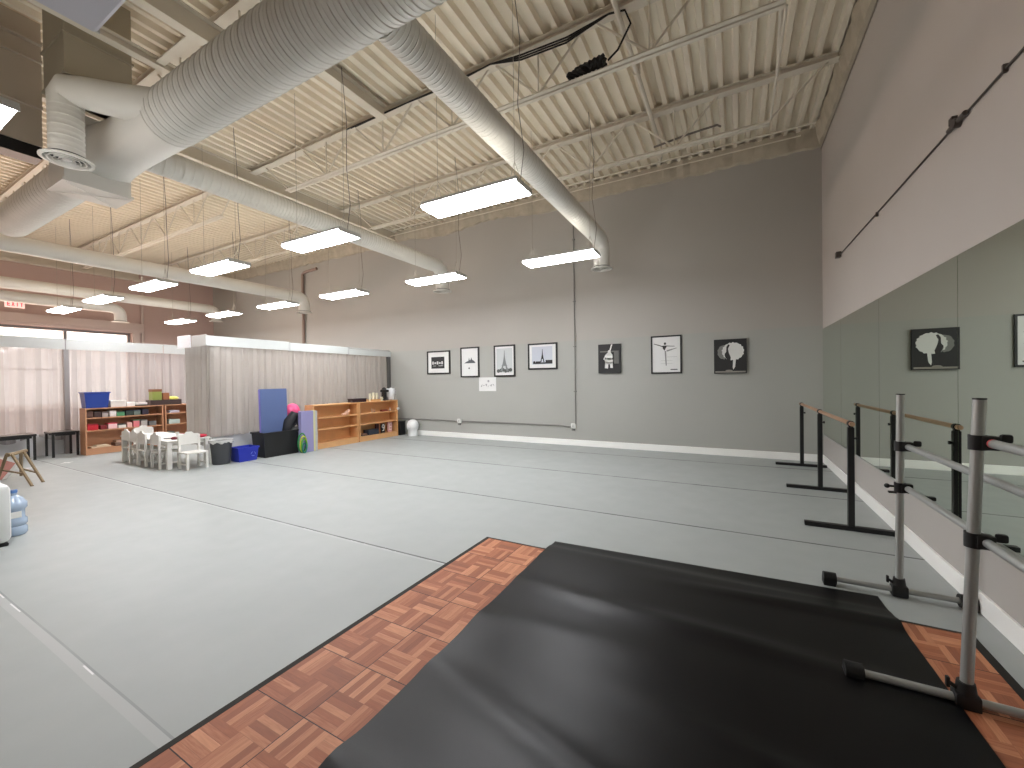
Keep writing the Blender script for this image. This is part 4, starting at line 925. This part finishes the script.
# ================================================================ CHILDREN'S TABLE AND CHAIRS
KW = mat('nursery_white', (228, 226, 220), .45)
t = thing('childrens_table', 'white low childrens table ringed by small white chairs', 'table', (-9.6, 3.66, 0))
b = MB(); b.box((-10.55, 3.33, .475), (-8.62, 4.0, .50), bev=.006); b.build('tabletop', KW, t, world=True)
for q in (((-10.48, 3.38, .41), (-8.68, 3.40, .475)), ((-10.48, 3.93, .41), (-8.68, 3.95, .475)), ((-8.70, 3.4, .41), (-8.68, 3.93, .475)), ((-10.48, 3.4, .41), (-10.46, 3.93, .475))): b = MB(); b.box(*q); b.build('apron', KW, t, world=True)
for x in (-10.52, -8.70):
    for y in (3.34, 3.92): b = MB(); b.box((x, y, 0), (x + .07, y + .07, .475), bev=.004); b.build('leg', KW, t, world=True)
def kchair(label):
    t = thing('childrens_chair', label, 'chair', group='small white childrens chairs round the low table')
    hw = .165
    b = MB(); b.box((-hw, -.15, .275), (hw, .16, .30), bev=.005); b.build('seat', KW, t)
    for x in (-hw, hw - .035): b = MB(); b.box((x, .12, 0), (x + .035, .155, .275)); b.build('leg', KW, t)
    for x in (-hw, hw - .035): b = MB(); b.box((x, -.155, 0), (x + .035, -.12, .275)); b.build('leg', KW, t)
    b = MB()
    for x in (-hw, hw - .035): b.box((x, -.155, .30), (x + .035, -.125, .58))
    b.prism([(-hw + .035, .42), (hw - .035, .42), (hw - .035, .56), (hw - .0, .58), (hw - .03, .60), (.07, .605), (.04, .64), (-.04, .64), (-.07, .605), (-hw + .03, .60), (-hw, .58), (-hw + .035, .56)], (0, -.152, 0), (1, 0, 0), (0, 0, 1), (0, .022, 0))
    b.build('backrest', KW, t)
    for x in (-hw + .008, hw - .026): b = MB(); b.box((x, -.12, .08), (x + .018, .12, .105)); b.build('stretcher', KW, t)
    return t
k0 = kchair('childrens chair on the camera side of the table, closest to the grey curtain'); k0.location = (-8.98, 3.445, 0)
dup(k0, (-9.52, 3.445, 0), 0, 'childrens chair on the camera side, second from the grey curtain')
dup(k0, (-9.90, 3.46, 0), 0, 'childrens chair on the camera side, third from the grey curtain')
dup(k0, (-10.26, 3.47, 0), 0, 'childrens chair on the camera side, fourth and last from the grey curtain')
dup(k0, (-10.72, 3.80, 0), -PI / 2, 'childrens chair at the table end towards the window curtains')
dup(k0, (-8.40, 3.625, 0), -PI / 2, 'childrens chair turned away from the table end, seat towards the waste bin')
t = thing('cup', 'small white cup on the childrens table', 'cup', (-9.4, 3.8, .50)); b = MB(); b.lathe([(.022, 0), (.03, .075), (.026, .075), (.02, .008)], n=14); b.build('cup_body', M_WHITE, t, True)
t = thing('toy', 'dark maroon toy on the childrens table edge', 'toy', (-8.78, 3.50, .50)); b = MB(); b.ell((0, 0, .025), (.04, .05, .028), 12); b.build('body', mat('maroon', (110, 30, 46), .6), t, True)
t = thing('toy', 'red toy at the table corner by the grey curtain', 'toy', (-8.70, 3.88, .50)); b = MB(); b.ell((0, 0, .03), (.05, .10, .032), 12); b.build('body', mat('toy_red', (196, 32, 60), .6), t, True)
t = thing('pencil', 'dark crayon lying on the childrens table', 'crayon', (-9.05, 3.50, .507)); b = MB(); b.tube((0, -.05, 0), (.03, .05, 0), .007, 8); b.build('crayon_body', M_BLKPL, t, True)

# ================================================================ WATER JUG, BOTTLE, EASEL at the far side
t = thing('water_dispenser', 'rounded white water dispenser with a dark base, cut by the picture edge', 'water dispenser', (-6.11, .91, 0))
WD = mat('dispenser_white', (224, 226, 224), .35)
b = MB(); b.box((-.17, -.19, 0), (.17, .17, .03), bev=.01); b.build('base', M_BLKPL, t)
b = MB(); b.box((-.19, -.21, .03), (.19, .19, .57), bev=.05); b.build('body', WD, t, True)
b = MB(); b.lathe([(.15, 0), (.155, .02), (.14, .035), (.12, .03), (.10, .0)], (0, 0, .565), n=28, caps=False); b.build('top_rim', WD, t, True)
b = MB(); b.box((.186, -.08, .12), (.196, .06, .48), bev=.004); b.build('front_panel', mat('panel_grey', (170, 172, 176), .4), t)
t = thing('water_bottle', 'clear ribbed blue water bottle standing behind the white dispenser', 'bottle', (-6.33, 1.185, 0))
b = MB(); b.lathe([(q * .66, h * .92) for q, h in ((.115, 0), (.135, .02), (.135, .08), (.115, .10), (.135, .12), (.135, .17), (.112, .19), (.112, .27), (.135, .29), (.135, .345), (.12, .36), (.09, .40), (.035, .43), (.035, .46))], n=28)
b.build('bottle_body', mat('bottle_blue', (168, 186, 208), .15, spec=.8), t, True)
b = MB(); b.box((.074, -.035, .18), (.082, .035, .24)); b.build('label_sheet', M_WHITE, t)
b = MB(); b.lathe([(.027, 0), (.027, .03)], (0, 0, .42), n=16); b.build('cap', mat('cap_blue', (90, 130, 190), .4), t, True)
ez = thing('floor_easel', 'small folding wooden floor easel beside the black tables', 'easel', (-9.7, 1.95, 0))
EW = mat('easel_wood', (142, 122, 92), .6, noise=.12)
for (x0, y0), (x1, y1) in (((-9.18, 1.90), (-9.66, 1.80)), ((-9.40, 2.06), (-9.74, 1.94)), ((-10.35, 1.78), (-9.74, 1.77)), ((-10.42, 2.04), (-9.84, 1.93))):
    b = MB(); b.path([(x0, y0, 0), (x1, y1, .46)], .02, 6); b.build('leg', EW, ez, world=True)
b = MB(); b.tube((-9.64, 1.76, .45), (-9.84, 1.98, .47), .028, 8); b.build('top_bar', EW, ez, world=True)
b = MB(); b.tube((-9.36, 1.87, .17), (-10.14, 1.79, .17), .014, 8); b.build('cross_bar', EW, ez, world=True)
b = MB(); b.tube((-9.50, 2.03, .14), (-10.24, 2.01, .14), .014, 8); b.build('cross_bar', EW, ez, world=True)
t = thing('drawing_board', 'white-framed reddish board leaning on the easel', 'board', (-10.28, 1.655, .0)); t.rotation_euler = (-.55, .0, .0)
b = MB(); b.box((-.02, -.17, .02), (.0, .17, .40)); b.build('board_frame', M_WHITE, t); b = MB(); b.box((.0, -.13, .06), (.004, .13, .36)); b.build('board_face', mat('board_red', (204, 142, 132), .6), t)
